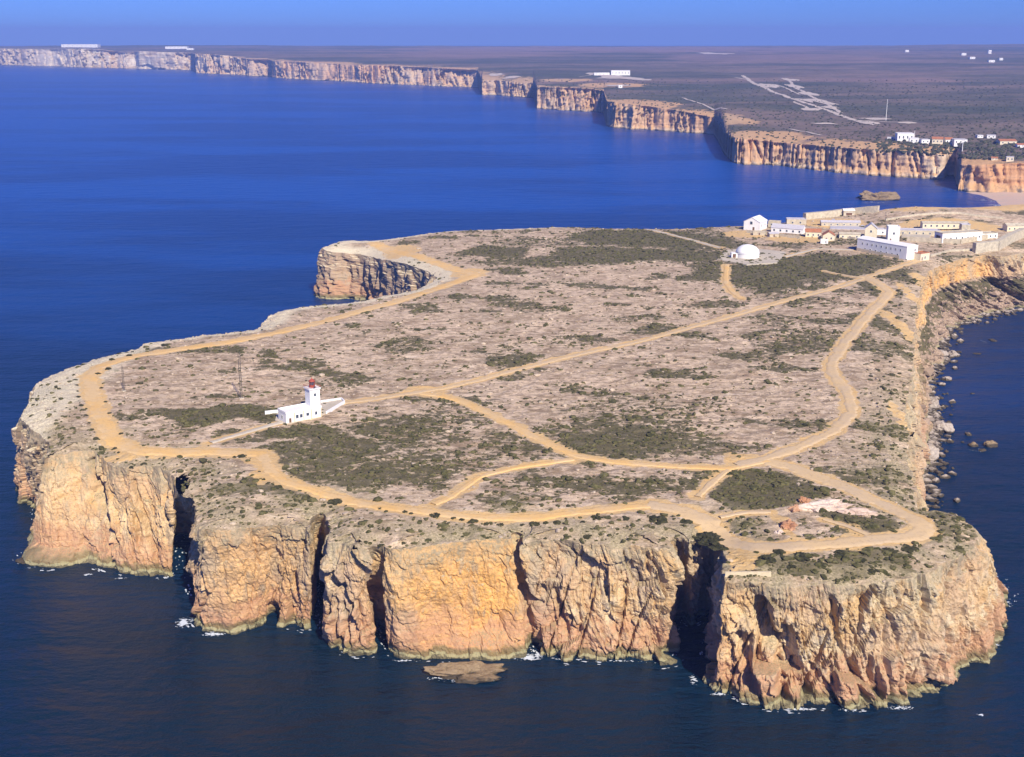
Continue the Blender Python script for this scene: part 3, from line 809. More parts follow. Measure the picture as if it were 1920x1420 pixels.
dp = dp + 1.5 * perl(zt_ / 5, A_ / 200, 74) - 6 * (1 - sst(0, 12, zt_)) * (1 + perl(A_ / 30, A_ * 0, 75))
shade = sst(0, .12, tc) * .6 + .4
R_ = db[:, None] + rec + dp * shade
LX = ray[:, 0:1] * R_; LY = ray[:, 1:2] * R_
# land behind, out to the hills
NL = 270
rr = np.geomspace(1, 1, NL)
r_start = R_[:, 0]
u = np.linspace(0, 1, NL)[None, :]
REND = 11300.
RG = np.geomspace(1300, REND, NL)[None, :]
RL = np.maximum(RG, r_start[:, None] + .05 * np.arange(NL)[None, :])
QX = ray[:, 0:1] * RL; QY = ray[:, 1:2] * RL
back = RL - r_start[:, None]
zl = zland(QX, QY) + 3.5 * fbm(QX / 420, QY / 420, 4, 76) * sst(0, 200, back) + 1.1 * fbm(QX / 45, QY / 45, 2, 80) * sst(0, 60, back)
zl = zl + 7 * sst(8000, 10500, np.hypot(QX, QY)) * fbm(QX / 1900, QY / 2500, 3, 78)
hx, hy = at(2150, 100, 95)
zl = zl + 30 * np.exp(-((QX - 4300) / 1100) ** 2 - ((QY - 9600) / 1300) ** 2)
zl = zl * (1 - sst(REND - 500, REND, RL)) - 5 * sst(REND - 500, REND, RL)
zsm = np.convolve(np.pad(ZC, 60, mode='edge'), np.ones(121) / 121, 'valid')
kk = np.exp(-back / np.clip(db * .035, 40, 250)[:, None])
QZ = zl * (1 - kk) + ZC[:, None] * kk
MX = np.concatenate([LX[:, ::-1], QX[:, 1:]], 1); MY = np.concatenate([LY[:, ::-1], QY[:, 1:]], 1)
MZ = np.concatenate([zt_[:, ::-1], QZ[:, 1:]], 1)
wm = MX.shape[1]
ii = np.arange(nb * wm).reshape(nb, wm)
FM = np.stack([ii[:-1, :-1], ii[1:, :-1], ii[1:, 1:], ii[:-1, 1:]], -1).reshape(-1, 4)
isl = np.concatenate([np.zeros((nb, CR)), np.ones((nb, NL - 1))], 1)
rimn = np.concatenate([np.ones((nb, CR)), np.exp(-(back[:, 1:] / (np.clip(db * .05, 45, 230)[:, None] * (.55 + .9 * np.clip(perl(QX[:, 1:] / 210, QY[:, 1:] / 260, 81) + .4, 0, 1.2)))) ** 2)], 1)
rimn = rimn * (.55 + .45 * np.clip(2 * perl(MX / 120, MY / 160, 79) + .5, 0, 1))

def mainland_material():
    t = NT('mainland_ground')
    P = t.P(); X = t.xyz(P)
    NZ = t.xyz(t.n('NewGeometry').outputs['Normal'])[2]
    a = t.noise(.0016, 5, .6, stretch=(.5, 1.5, 1)); b = t.noise(.009, 5, .65, stretch=(.6, 1.2, 1)); c = t.noise(.06, 5, .65)
    s = t.noise(.09, 5, .65, stretch=(1, 1, .2)); bd = t.noise(.12, 3, .6, stretch=(.05, .05, 1.6))
    g = t.mix(t.mr(a, .38, .60), (.23, .165, .13), (.085, .09, .062))
    g = t.mix(t.math('MULTIPLY', t.mr(b, .47, .66), .7), g, (.062, .066, .045))
    g = t.mix(t.math('MULTIPLY', t.mr(b, .42, .30), .5), g, (.23, .165, .115))
    g = t.mix(t.math('MULTIPLY', t.mr(c, .5, .68), .5), g, (.03, .032, .018))
    g = t.mix(t.attr('field'), g, t.mix(t.mr(b, .35, .65), (.28, .185, .15), (.20, .14, .12)))
    org = t.attr('org'); pale = t.attr('pale')
    w = t.mix(org, (.40, .31, .225), (.55, .29, .13))
    w = t.mix(t.math('MULTIPLY', t.mr(b, .45, .58), .75), w, (.33, .215, .135))
    w = t.mix(t.math('MULTIPLY', pale, t.mr(b, .35, .6, .35, 1)), w, (.74, .66, .50))
    w = t.mix(t.math('MULTIPLY', t.mr(s, .48, .68), .6), w, (.27, .17, .11))
    w = t.mix(t.math('MULTIPLY', t.mr(bd, .5, .66), .4), w, (.34, .21, .13))
    w = t.mix(t.mr(X[2], 8, 3, 0, .45), w, (.60, .50, .36))
    w = t.mix(t.mr(X[2], 3, 1.2, 0, .8), w, (.12, .10, .07))
    rim = t.mr(t.math('ADD', t.attr('rim'), t.mr(c, .3, .7, -.3, .3)), .35, .75)
    g = t.mix(rim, g, t.mix(org, (.44, .34, .22), (.54, .33, .16)))
    col = t.mix(t.mr(NZ, .55, .8), w, g)
    t2 = t.bump(t.math('ADD', c, s), 3.0, .8)
    return t.done(col, .95, t2, .1)
M['main'] = mainland_material()
# strips of bare brown farmland
FIELD = [((1150,100),420,8,.9),((1400,118),230,7,.7),((1250,150),260,3,.5),((1650,150),170,4,.8),((1330,97),60,2,1),((900,110),180,7,.7),((1480,215),60,10,.2)]
field = np.zeros_like(MX)
for (cx, cy), rx_, ry_, s_ in FIELD:
    zc_ = 60
    c = at(cx, cy, zc_); e1 = at(cx + rx_, cy, zc_); u_ = at(cx, cy - ry_, zc_); d_ = at(cx, cy + ry_, zc_)
    yy = (min(u_[1], 11000) + d_[1]) / 2; ryw = abs(min(u_[1], 11000) - d_[1]) / 2
    rxw = abs(e1[0] - c[0]) * yy / c[1]; cxw = c[0] * yy / c[1]
    q = np.sqrt(((MX - cxw) / rxw) ** 2 + ((MY - yy) / ryw) ** 2) + .5 * perl(MX / 420, MY / 300, 90)
    field = np.maximum(field, s_ * (1 - sst(.75, 1.1, q)))
for (cx, cy), rx_, ry_ in [((1205,201),75,8), ((1330,226),100,8), ((1440,252),110,9), ((1560,266),130,6), ((1690,281),90,4), ((1060,161),60,3), ((1150,170),70,4), ((1860,303),70,5)]:
    c = at(cx, cy, 42); e1 = at(cx + rx_, cy, 42); u_ = at(cx, cy - ry_, 42); d_ = at(cx, cy + ry_, 42)
    q = np.sqrt(((MX - c[0]) / (e1[0] - c[0])) ** 2 + ((MY - (u_[1] + d_[1]) / 2) / (abs(u_[1] - d_[1]) / 2)) ** 2) + .35 * perl(MX / 90, MY / 90, 91)
    rimn = np.maximum(rimn, .9 * (1 - sst(.7, 1.15, q)))
mainland = link('mainland', mesh_from('mainland', np.stack([MX, MY, MZ], -1).reshape(-1, 3), FM, M['main'], True,
    {'org': (np.repeat(PC[:, 0:1], wm, 1) + 0 * MX).ravel(), 'pale': (np.repeat(PC[:, 1:2], wm, 1) + 0 * MX).ravel(), 'rim': rimn.ravel(), 'field': (field * isl).ravel()}))
tag(mainland, kind='structure')
print('mainland quads', len(FM))

# the mainland's height at a place, read back from its own mesh
from mathutils.bvhtree import BVHTree
deps_v = np.stack([MX, MY, MZ], -1).reshape(-1, 3)
bvh = BVHTree.FromPolygons([tuple(v) for v in deps_v.tolist()], FM.tolist())
def drop(x, y, z0=400):
    h = bvh.ray_cast(Vector((x, y, z0)), Vector((0, 0, -1)))[0]
    return h.z if h else 0.0
def hit_px(px, py):
    """first point of the mainland on the sight line of a photograph pixel"""
    a = at(px, py, 0) if py > 66 else at(px, 66, 0)
    d = Vector((a[0], a[1], -H)).normalized()
    h = bvh.ray_cast(Vector((0, 0, H)), d)[0]
    return h

# beach at the foot of the red cliffs
bx = [at(x, y, 0) for x, y in [(1800,360),(1830,366),(1852,374),(1868,384),(1874,393),(1960,398),(2200,404),(2500,404),(2500,376),(2200,368),(1925,358),(1847,352)]]
bc = np.array(bx); cen = bc.mean(0)
bv, bf = [], []
nbm = 8
ring = []
pts = []
for i in range(len(bc)):
    for k in range(6):
        t = k / 6; p = bc[i] * (1 - t) + bc[(i + 1) % len(bc)] * t
        j = 3.0 * float(perl(np.array([i + t * 1.0]) * 1.7, np.array([.3]), 95)[0])
        pts.append(p + j)
pts = np.array(pts); nn = len(pts)
for k in range(nbm):
    s = k / nbm
    for p in pts:
        q = p * (1 - s) + cen * s
        bv.append((q[0], q[1], -.4 + 2.6 * min(1, s * 3)))
bv.append((cen[0], cen[1], 2.2))
for k in range(nbm - 1):
    for i in range(nn):
        j = (i + 1) % nn
        bf.append((k * nn + i, k * nn + j, (k + 1) * nn + j, (k + 1) * nn + i))
for i in range(nn): bf.append(((nbm - 1) * nn + i, (nbm - 1) * nn + (i + 1) % nn, nbm * nn))
M['beach'] = sand_material('pink_beach_sand', (.60, .42, .31), (.55, .42, .32), (.45, .34, .26))
tag(link('beach', mesh_from('beach', bv, bf, M['beach'], True)), kind='structure')

# pale dirt roads and clearings inland
M['dirt'] = sand_material('pale_dirt', (.56, .48, .40), (.48, .41, .35), (.36, .30, .26))
def main_z(X_, Y_):
    return np.array([[drop(x, y) for x, y in zip(r1, r2)] for r1, r2 in zip(X_, Y_)])
ROADS = [(11, [(1392,142),(1404,150),(1418,159),(1440,168),(1470,179),(1500,190),(1530,200),(1560,210),(1590,222),(1640,234)]),
         (8, [(1466,147),(1480,152),(1487,163),(1510,174),(1535,187),(1560,201),(1578,213)]),
         (6, [(1418,159),(1445,158),(1470,164),(1500,178)]), (6, [(1378,146),(1404,150)]), (7, [(1488,191),(1520,206),(1545,204)]),
         (5, [(1590,225),(1632,227),(1690,230)]), (6, [(1600,226),(1640,236)]), (4, [(1520,232),(1570,234)]), (5, [(1280,184),(1320,197),(1365,206)]),
         (5, [(1480,243),(1540,255)]), (5, [(1085,145),(1120,140),(1150,142),(1200,149)])]
for k, (w, pts) in enumerate(ROADS):
    L = [hit_px(*p) for p in pts]
    L = np.array([(p.x, p.y) for p in L if p is not None])
    if len(L) > 1: ribbon('dirt_road', L, w, M['dirt'], .7 + .05 * k, main_z, step=12, na=4)

def patch(name, x, y, rx_, ry_, mat, zf, zoff, seed, n=28, rings=4, kind='structure'):
    vv, ff = [], []
    for k in range(rings + 1):
        s = 1 - k / rings
        for i in range(n):
            a = 2 * math.pi * i / n
            j = 1 + .45 * float(perl(np.array([math.cos(a) * 1.6 + seed]), np.array([math.sin(a) * 1.6]), 97)[0])
            px_, py_ = x + rx_ * s * j * math.cos(a), y + ry_ * s * j * math.sin(a)
            vv.append((px_, py_, zf(px_, py_) + zoff - (.4 if k == 0 else 0)))
    for k in range(rings):
        for i in range(n):
            j = (i + 1) % n
            ff.append((k * n + i, k * n + j, (k + 1) * n + j, (k + 1) * n + i))
    return tag(link(name, mesh_from(name, vv, ff, mat, True)), kind=kind)
for k, (px_, py_, w, hh) in enumerate([(1438,160,16,3),(1484,150,12,2),(1490,163,10,4),(1515,176,12,4),(1500,187,10,3),(1535,190,14,4),(1556,202,14,3),(1520,206,18,2),(1630,231,16,3),(1640,224,30,1.5),(1700,231,20,1.2),
        (1112,139,14,2),(1140,143,20,2),(1165,147,40,2.2),(1200,150,24,1.6),(930,141,14,2),(960,146,16,2),(1160,162,24,1.5),(1548,233,22,1.2),(1340,101,26,1.5)]):
    p = hit_px(px_, py_)
    if p is None: continue
    d = p.y; p2 = hit_px(px_, py_ - hh)
    ryw = min(abs((p2.y if p2 else d * 1.05) - d), d * .12)
    patch('bare_ground', p.x, p.y, w * d / F, max(ryw, 8), M['dirt'], drop, 1.1 + .04 * k, k * 3.1)

# ------------------------------------------------------------------ buildings
def box(x0, x1, y0, y1, z0, z1):
    v = [(x0,y0,z0),(x1,y0,z0),(x1,y1,z0),(x0,y1,z0),(x0,y0,z1),(x1,y0,z1),(x1,y1,z1),(x0,y1,z1)]
    f = [(0,3,2,1),(4,5,6,7),(0,1,5,4),(1,2,6,5),(2,3,7,6),(3,0,4,7)]
    return v, f
def join(*parts):
    V_, F_ = [], []
    for v, f in parts:
        o = len(V_); V_ += list(v); F_ += [tuple(i + o for i in q) for q in f]
    return V_, F_
def gable(x0, x1, y0, y1, z0, z1, zr, axis='x'):
    if axis == 'x':
        ym = (y0 + y1) / 2
        v = [(x0,y0,z0),(x1,y0,z0),(x1,y1,z0),(x0,y1,z0),(x0,y0,z1),(x1,y0,z1),(x1,y1,z1),(x0,y1,z1),(x0,ym,zr),(x1,ym,zr)]
        f = [(0,3,2,1),(0,1,5,4),(2,3,7,6),(1,2,6,9,5),(3,0,4,8,7),(4,5,9,8),(6,7,8,9)]
    else:
        xm = (x0 + x1) / 2
        v = [(x0,y0,z0),(x1,y0,z0),(x1,y1,z0),(x0,y1,z0),(x0,y0,z1),(x1,y0,z1),(x1,y1,z1),(x0,y1,z1),(xm,y0,zr),(xm,y1,zr)]
        f = [(0,3,2,1),(0,1,5,8,4),(1,2,6,5),(2,3,7,9,6),(3,0,4,7),(5,6,9,8),(7,4,8,9)]
    return v, f
def roof_slabs(x0, x1, y0, y1, z1, zr, axis='x', o=.35, t=.18):
    """two roof slabs over a gabled body, eaves overhanging by o"""
    if axis == 'x':
        ym = (y0 + y1) / 2; k = (zr - z1) / (ym - y0)
        parts = []
        for s in (-1, 1):
            ye = ym + s * (ym - y0 + o); ze = z1 - k * o + .03
            a = [(x0-o,ye,ze),(x1+o,ye,ze),(x1+o,ym,zr+.03),(x0-o,ym,zr+.03)]
            b = [(x,y,z+t) for x,y,z in a]
            parts.append((a+b, [(0,1,2,3),(7,6,5,4),(0,4,5,1),(1,5,6,2),(2,6,7,3),(3,7,4,0)]))
        return join(*parts)
    v, f = roof_slabs(y0, y1, x0, x1, z1, zr, 'x', o, t)
    return [(y, x, z) for x, y, z in v], f

def part(name, geo, mat, parent, smooth=False):
    return link(name, mesh_from(name, geo[0], geo[1], mat, smooth), parent)

def window(parent, side, u, z, w, h, ext, mat='glass', name='window'):
    """a window on wall `side` of a body with half sizes ext = (hx, hy): frame proud of the wall and a pane in it"""
    hx_, hy_ = ext
    def P_(a, n, zz):
        return {'front': (a, -hy_ - n, zz), 'back': (a, hy_ + n, zz), 'left': (-hx_ - n, a, zz), 'right': (hx_ + n, a, zz)}[side]
    def slab(a0, a1, z0, z1, n0, n1):
        q = [P_(a0,n0,z0),P_(a1,n0,z0),P_(a1,n0,z1),P_(a0,n0,z1),P_(a0,n1,z0),P_(a1,n1,z0),P_(a1,n1,z1),P_(a0,n1,z1)]
        return q, [(0,1,2,3),(7,6,5,4),(0,4,5,1),(1,5,6,2),(2,6,7,3),(3,7,4,0)]
    fr = .09
    g = join(slab(u-w/2-fr,u-w/2,z-fr,z+h+fr,0,.1), slab(u+w/2,u+w/2+fr,z-fr,z+h+fr,0,.1), slab(u-w/2,u+w/2,z-fr,z,0,.1), slab(u-w/2,u+w/2,z+h,z+h+fr,0,.1))
    f = part(name, g, M['white'], parent)
    part('pane' if name == 'window' else 'leaf', slab(u-w/2,u+w/2,z,z+h,0,.03), M[mat], f)
    return f

def house(name, label, cat, px, py, L, Wd, Hh, rz=0, roof=0, axis='x', wall='white', rmat='greyroof', wins=(), z=None, group=None, chim=None):
    zg = ground1(*at(px, py, ZP)) if z is None else z
    x, y = at(px, py, zg)
    t = thing(name, label, cat, (x, y, zg), rz, group)
    a, b = L / 2, Wd / 2
    if roof > 0:
        part('wall', gable(-a, a, -b, b, -.6, Hh, Hh + roof, axis), M[wall], t)
        part('roof', roof_slabs(-a, a, -b, b, Hh, Hh + roof, axis), M[rmat], t)
    else:
        part('wall', box(-a, a, -b, b, -.6, Hh), M[wall], t)
        part('roof', join(box(-a-.08, a+.08, -b-.08, -b+.3, Hh, Hh+.5), box(-a-.08, a+.08, b-.3, b+.08, Hh, Hh+.5), box(-a-.08, -a+.3, -b+.3, b-.3, Hh, Hh+.5), box(a-.3, a+.08, -b+.3, b-.3, Hh, Hh+.5), box(-a+.3, a-.3, -b+.3, b-.3, Hh, Hh+.12)), M[rmat], t)
    for wdef in wins:
        side, u, zz, w, h = wdef[:5]
        nm = wdef[5] if len(wdef) > 5 else 'window'
        window(t, side, u, zz, w, h, (a, b), 'glass' if nm == 'window' else 'door', nm)
    if chim:
        cx, cy, cz_ = chim
        part('chimney', box(cx-.5, cx+.5, cy-.5, cy+.5, cz_-2, cz_+.9), M[wall], t)
    return t

def grid_wins(side, n, L, z, w, h):
    return [(side, -L / 2 + L * (i + .5) / n, z, w, h) for i in range(n)]

# --- lighthouse
lx, ly = at(563, 786, ZP); lz = ground1(lx, ly)
R38 = math.radians(36)
t = thing('lighthouse', 'white square lighthouse tower with red lantern beside its low keeper\'s building', 'lighthouse', (lx, ly, lz), R38)
M['plinth'] = plain('cream_base_band', (.62, .52, .34), .85, .12)
a, b, hh = 7.6, 3.4, 4.2
part('keepers_wall', box(-a, a, -b, b, -.5, hh), M['white'], t)
part('flat_roof', join(box(-a-.12, a+.12, -b-.12, b+.12, hh, hh+.25), box(-a-.12, a+.12, -b-.12, -b+.15, hh+.25, hh+.75), box(-a-.12, a+.12, b-.15, b+.12, hh+.25, hh+.75), box(-a-.12, -a+.15, -b+.15, b-.15, hh+.25, hh+.75)), M['white'], t)
part('base_band', box(-a-.05, a+.05, -b-.05, b+.05, -.55, .5), M['plinth'], t)
for u_ in (-4.0, -.1, 3.2, 7.4):
    part('pilaster', box(u_-.18, u_+.18, -b-.16, -b-.02, 0.5, hh), M['plinth'], t)
for u_ in (-2.9, -1.2):
    window(t, 'front', u_, 1.7, 1.1, 1.4, (a, b))
window(t, 'front', 1.6, 1.9, 1.2, 1.2, (a, b)); window(t, 'front', 5.2, 1.7, .9, 1.3, (a, b)); window(t, 'left', 0, 1.5, 1.2, 1.3, (a, b))
window(t, 'front', -5.9, .1, 1.0, 2.2, (a, b), 'door', 'door')
ax_, ay_, tw, th = 6.3, 1.2, 2.15, 11.2
part('tower', join(box(ax_-tw, ax_+tw, ay_-tw, ay_+tw, -.5, th), ), M['white'], t)
part('gallery', join(box(ax_-tw-.45, ax_+tw+.45, ay_-tw-.45, ay_+tw+.45, th, th+.35)), M['white'], t)
for (u0, v0, u1, v1) in ((-1,-1,1,-1),(1,-1,1,1),(1,1,-1,1),(-1,1,-1,-1)):
    e_ = tw + .38
    x0_, x1_ = sorted((ax_+u0*e_, ax_+u1*e_)); y0_, y1_ = sorted((ay_+v0*e_, ay_+v1*e_))
    rl = box(x0_-.03, x1_+.03, y0_-.03, y1_+.03, th+1.25, th+1.32)
    bars = [rl]
    for k in range(7):
        qx, qy = x0_+(x1_-x0_)*k/6, y0_+(y1_-y0_)*k/6
        bars.append(box(qx-.03, qx+.03, qy-.03, qy+.03, th+.35, th+1.25))
    part('railing', join(*bars), M['red'], t)
def lathe(prof_, n=20, cx=0, cy=0):
    v, f = [], []
    for r, z in prof_:
        for i in range(n):
            q = 2 * math.pi * i / n; v.append((cx + r * math.cos(q), cy + r * math.sin(q), z))
    for k in range(len(prof_) - 1):
        for i in range(n):
            j = (i + 1) % n; f.append((k*n+i, k*n+j, (k+1)*n+j, (k+1)*n+i))
    f.append(tuple(range(n))[::-1]); f.append(tuple((len(prof_)-1)*n + i for i in range(n)))
    return v, f
part('lantern_base', lathe([(1.15, th+.35), (1.15, th+1.3), (1.25, th+1.3), (1.25, th+1.42)], 16, ax_, ay_), M['red'], t)
part('lantern_glass', lathe([(1.0, th+1.42), (1.0, th+2.7)], 16, ax_, ay_), M['glass'], t)
bars = [box(ax_+1.04*math.cos(q)-.05, ax_+1.04*math.cos(q)+.05, ay_+1.04*math.sin(q)-.05, ay_+1.04*math.sin(q)+.05, th+1.42, th+2.7) for q in [i*math.pi/4 for i in range(8)]]
[part('lantern_bar', q_, M['red'], t) for q_ in bars]
dome = part('lantern_dome', lathe([(1.3, th+2.7), (1.3, th+2.82), (1.05, th+3.25), (.6, th+3.55), (.2, th+3.7), (.2, th+3.95), (.03, th+4.5)], 16, ax_, ay_), M['red'], t, True)
for zz in (3.0, 6.4, 9.2):
    f_ = box(ax_-.45, ax_+.45, ay_-tw-.06, ay_-tw-.01, zz+2, zz+3.1) if zz > 3.5 else None
    if f_: part('window', f_, M['glass'], t)

# yards and walls round the lighthouse
def slab_poly(name, pxs, z0, z1, mat, kind=None):
    """a level slab with the given outline (photograph pixels on the ground)"""
    pts = [at(a, b, ZP) for a, b in pxs]; n = len(pts)
    v = [(x, y, z0) for x, y in pts] + [(x, y, z1) for x, y in pts]
    f = [tuple(range(n, 2*n))] + [(i, (i+1) % n, n+(i+1) % n, n+i) for i in range(n)]
    me = mesh_from(name, v, f, mat)
    o = link(name, me)
    return tag(o, kind=kind) if kind else o
GZ = lambda px, py: ground1(*at(px, py, ZP))
slab_poly('lighthouse_yard', [(516,790),(538,797),(585,787),(612,777),(646,757),(640,751),(602,757),(560,772),(520,776)], 39.5, lz + .45, M['pave'], 'structure')
def wall_line(name, label, pxs, h, th_=.5, mat='white', cat='wall', zoff=0, gr=None):
    pts = [at(a, b, ZP) for a, b in pxs]
    o_parts = []
    for (x0, y0), (x1, y1) in zip(pts[:-1], pts[1:]):
        L = math.hypot(x1-x0, y1-y0); n = max(1, int(L / 8)); nx_, ny_ = -(y1-y0)/L*th_/2, (x1-x0)/L*th_/2
        for k in range(n):
            p = (x0+(x1-x0)*k/n, y0+(y1-y0)*k/n); q = (x0+(x1-x0)*(k+1)/n, y0+(y1-y0)*(k+1)/n)
            za = ground1(*p); zb = ground1(*q)
            v = [(p[0]-nx_,p[1]-ny_,za-1),(q[0]-nx_,q[1]-ny_,zb-1),(q[0]+nx_,q[1]+ny_,zb-1),(p[0]+nx_,p[1]+ny_,za-1),
                 (p[0]-nx_,p[1]-ny_,za+h+zoff),(q[0]-nx_,q[1]-ny_,zb+h+zoff),(q[0]+nx_,q[1]+ny_,zb+h+zoff),(p[0]+nx_,p[1]+ny_,za+h+zoff)]
            o_parts.append((v, [(0,3,2,1),(4,5,6,7),(0,1,5,4),(1,2,6,5),(2,3,7,6),(3,0,4,7)]))
    v, f = join(*o_parts)
    x0, y0 = pts[0]; z0 = ground1(x0, y0)
    o = link(name, mesh_from(name, [(a-x0, b-y0, c-z0) for a, b, c in v], f, M[mat]), loc=(x0, y0, z0))
    return tag(o, label, cat, gr)
wall_line('low_wall', 'low white wall of the yard right of the lighthouse tower', [(601,757),(640,751),(646,757),(612,778)], 1.3)
wall_line('low_wall', 'low white wall running left from the lighthouse building', [(497,778),(527,775)], 1.5)
wall_line('low_wall', 'long pale retaining wall at the front edge of the sandy clearing above the right headland', [(1360,1068),(1446,1070)], 1.5, .6, 'plinth')

# thin masts on the plateau
def mast(label, px, py, h, w, group=None):
    x, y = at(px, py, ZP); z = ground1(x, y)
    t = thing('radio_mast', label, 'mast', (x, y, z), .4, group)
    part('footing', box(-w*1.2, w*1.2, -w*1.2, w*1.2, -.6, .5), M['pave'], t)
    bars = []
    for sx, sy in ((-1,-1),(1,-1),(1,1),(-1,1)):
        bars.append(box(sx*w/2-.05, sx*w/2+.05, sy*w/2-.05, sy*w/2+.05, .5, h))
    part('corner_posts', join(*bars), M['steel'], t)
    rings_ = []
    k = 0; z_ = 1.5
    while z_ < h:
        for s_ in (-1, 1):
            rings_.append(box(-w/2, w/2, s_*w/2-.035, s_*w/2+.035, z_-.03, z_+.03)); rings_.append(box(s_*w/2-.035, s_*w/2+.035, -w/2, w/2, z_-.03, z_+.03))
            v, f = box(-w/2, w/2, s_*w/2-.03, s_*w/2+.03, 0, .06)
            v = [(a, b, c + z_ + (a + w/2) / w * 1.1 * (1 if k % 2 else -1) + (0 if k % 2 else 1.1)) for a, b, c in v]
            rings_.append((v, f))
        z_ += 1.1; k += 1
    part('lattice', join(*rings_), M['steel'], t)
    return t
mast('tall thin lattice mast standing left of the lighthouse', 453, 748, 20, .75)
mast('shorter faint mast near the left end of the plateau', 233, 735, 11, .6)

# --- white dome with its paved apron
dx_, dy_ = at(1405, 487, ZP); dz_ = ground1(dx_, dy_)
slab_poly('dome_apron', [(1344,488),(1362,471),(1400,466),(1474,474),(1458,494),(1400,498)], 39.0, dz_ + .5, M['pave'], 'structure')
t = thing('white_dome', 'white domed building on a pale paved apron', 'dome', (dx_, dy_ + 7.5, dz_ + .5))
part('drum', lathe([(7.9, -.5), (7.9, 2.6), (8.15, 2.6), (8.15, 3.0)], 40), M['white'], t)
part('dome_shell', lathe([(7.8*math.cos(q), 3.0 + 5.3*math.sin(q)) for q in np.linspace(0, 1.5, 12)], 40), M['white'], t, True)
part('porch', box(-11.2, -7.2, -3.4, 1.2, -.5, 3.0), M['white'], t)
pd = part('door', box(-10.4, -8.3, -3.5, -3.42, 0, 2.5), M['door'], t)

# --- buildings of the fortress. Directions: positive rz turns the long side to face left
vec = lambda a, b: (at(b[0], b[1], ZP)[0] - at(a[0], a[1], ZP)[0], at(b[0], b[1], ZP)[1] - at(a[0], a[1], ZP)[1])
d_ = vec((1606, 471), (1699, 488)); ang = math.atan2(d_[1], d_[0]); Lb = math.hypot(*d_)
cx_, cy_ = [(a + b) / 2 for a, b in zip(at(1606, 471, ZP), at(1699, 488, ZP))]
nx_, ny_ = -math.sin(ang), math.cos(ang)
t = thing('exhibition_hall', 'long two storey white hall with a bright end wall, largest building of the fort', 'building', (cx_ + nx_*5.5, cy_ + ny_*5.5, ground1(cx_, cy_)), ang)
a, b = Lb/2, 5.5
part('wall', box(-a, a, -b, b, -1, 8.6), M['white'], t)
part('roof', gable(-a-.15, a+.15, -b-.15, b+.15, 8.6, 8.9, 10.2), M['white'], t)
part('base_band', box(-a-.06, a-6, -b-.06, -b, -.9, 2.2), M['plinth'], t)
for sd, u_, zz, w_, h_ in grid_wins('front', 9, Lb-6, 5.2, 1.0, 1.3) + grid_wins('front', 7, Lb-10, 1.6, 1.0, 1.4): window(t, sd, u_, zz, w_, h_, (a, b))
window(t, 'right', 2.6, 5.2, 1.1, 1.4, (a, b))
window(t, 'left', 0, 1.0, 2.2, 3.6, (a, b), 'door', 'door')
house('porch_building', 'small sunlit peach annex at the right end of the long white hall', 'annex', 1727, 487, 9, 6, 4.6, ang + math.pi/2, 0, 'x', 'cream', 'tile', [('front', 0, 1.0, 1.1, 1.6), ('front', -2.9, .1, 1.1, 2.2, 'door')])
house('chapel', 'white chapel with a pointed gable at the back cliff edge', 'chapel', 1416, 430, 13, 15, 6.5, math.radians(-32), 3.4, 'y', 'white', 'white', [('front', -.5, 4.6, 2.0, 2.2), ('right', -4, 3, 1.0, 1.6), ('right', 3, 3, 1.0, 1.6), ('front', 1.5, .1, 1.6, 2.6, 'door')])
house('side_building', 'low cream side wing in front of the white chapel', 'building', 1452, 425, 9, 6, 4, math.radians(-20), 0, 'x', 'stone', 'stone', [('front', 1, 1.5, 1, 1.2), ('front', -2, 1.5, 1, 1.2)])
house('storehouse', 'long low building with a pale lilac roof right of the chapel', 'building', 1478, 436, 24, 9, 3.6, math.radians(-28), 2.4, 'x', 'white', 'greyroof', grid_wins('front', 5, 24, 1.0, 1.3, 1.5))
house('stone_shed', 'grey green shed on the back cliff edge between chapel and rampart', 'shed', 1492, 421, 15, 7, 4.4, math.radians(-5), 0, 'x', 'stone', 'greyroof', [('front', -3, 1.2, 1.2, 1.4), ('front', 3, 1.2, 1.2, 1.4)])
house('yellow_cottage', 'small yellow cottage with a steep front gable', 'cottage', 1553, 450, 8.4, 10, 3.9, math.radians(-12), 2.6, 'y', 'cream', 'tile', [('front', 1.8, 1.2, 1.0, 1.4), ('front', -1.6, .1, 1.1, 2.2, 'door'), ('right', 0, 1.2, 1.0, 1.3)])
house('yellow_house', 'pale yellow flat fronted house left of the steep gabled cottage', 'house', 1524, 444, 11, 7, 4.0, math.radians(-10), 1.8, 'x', 'cream', 'tile', grid_wins('front', 3, 11, 1.2, 1.0, 1.3))
house('white_kiosk', 'tiny white kiosk in front of the yellow cottage', 'kiosk', 1545, 457, 5.2, 3, 2.6, math.radians(-8), 0, 'x', 'white', 'white', [('front', 1, 1.0, 1.2, .8)])
house('white_tower_house', 'tall narrow white house with one small window behind the long hall', 'house', 1673, 452, 8.2, 7.5, 10.6, math.radians(-6), 0, 'x', 'white', 'white', [('front', 0, 5.2, 1.3, 1.6), ('front', -2, .1, 1.1, 2.2, 'door'), ('right', 0, 5, 1.0, 1.4)])
house('gatehouse', 'cream gabled gatehouse behind the left end of the long hall', 'gatehouse', 1632, 446, 8.5, 10, 7.4, math.radians(-15), 3.4, 'y', 'cream', 'greyroof', [('front', 0, 4.6, 1.2, 1.6), ('right', 0, 1, 1.8, 3, 'door')])
house('barrack_block', 'long low pinkish barrack in front of the orange mounds', 'building', 1770, 427, 34, 7, 3.8, math.radians(-3), .9, 'x', 'cream', 'stone', grid_wins('front', 8, 34, 1.1, 1.2, 1.4))
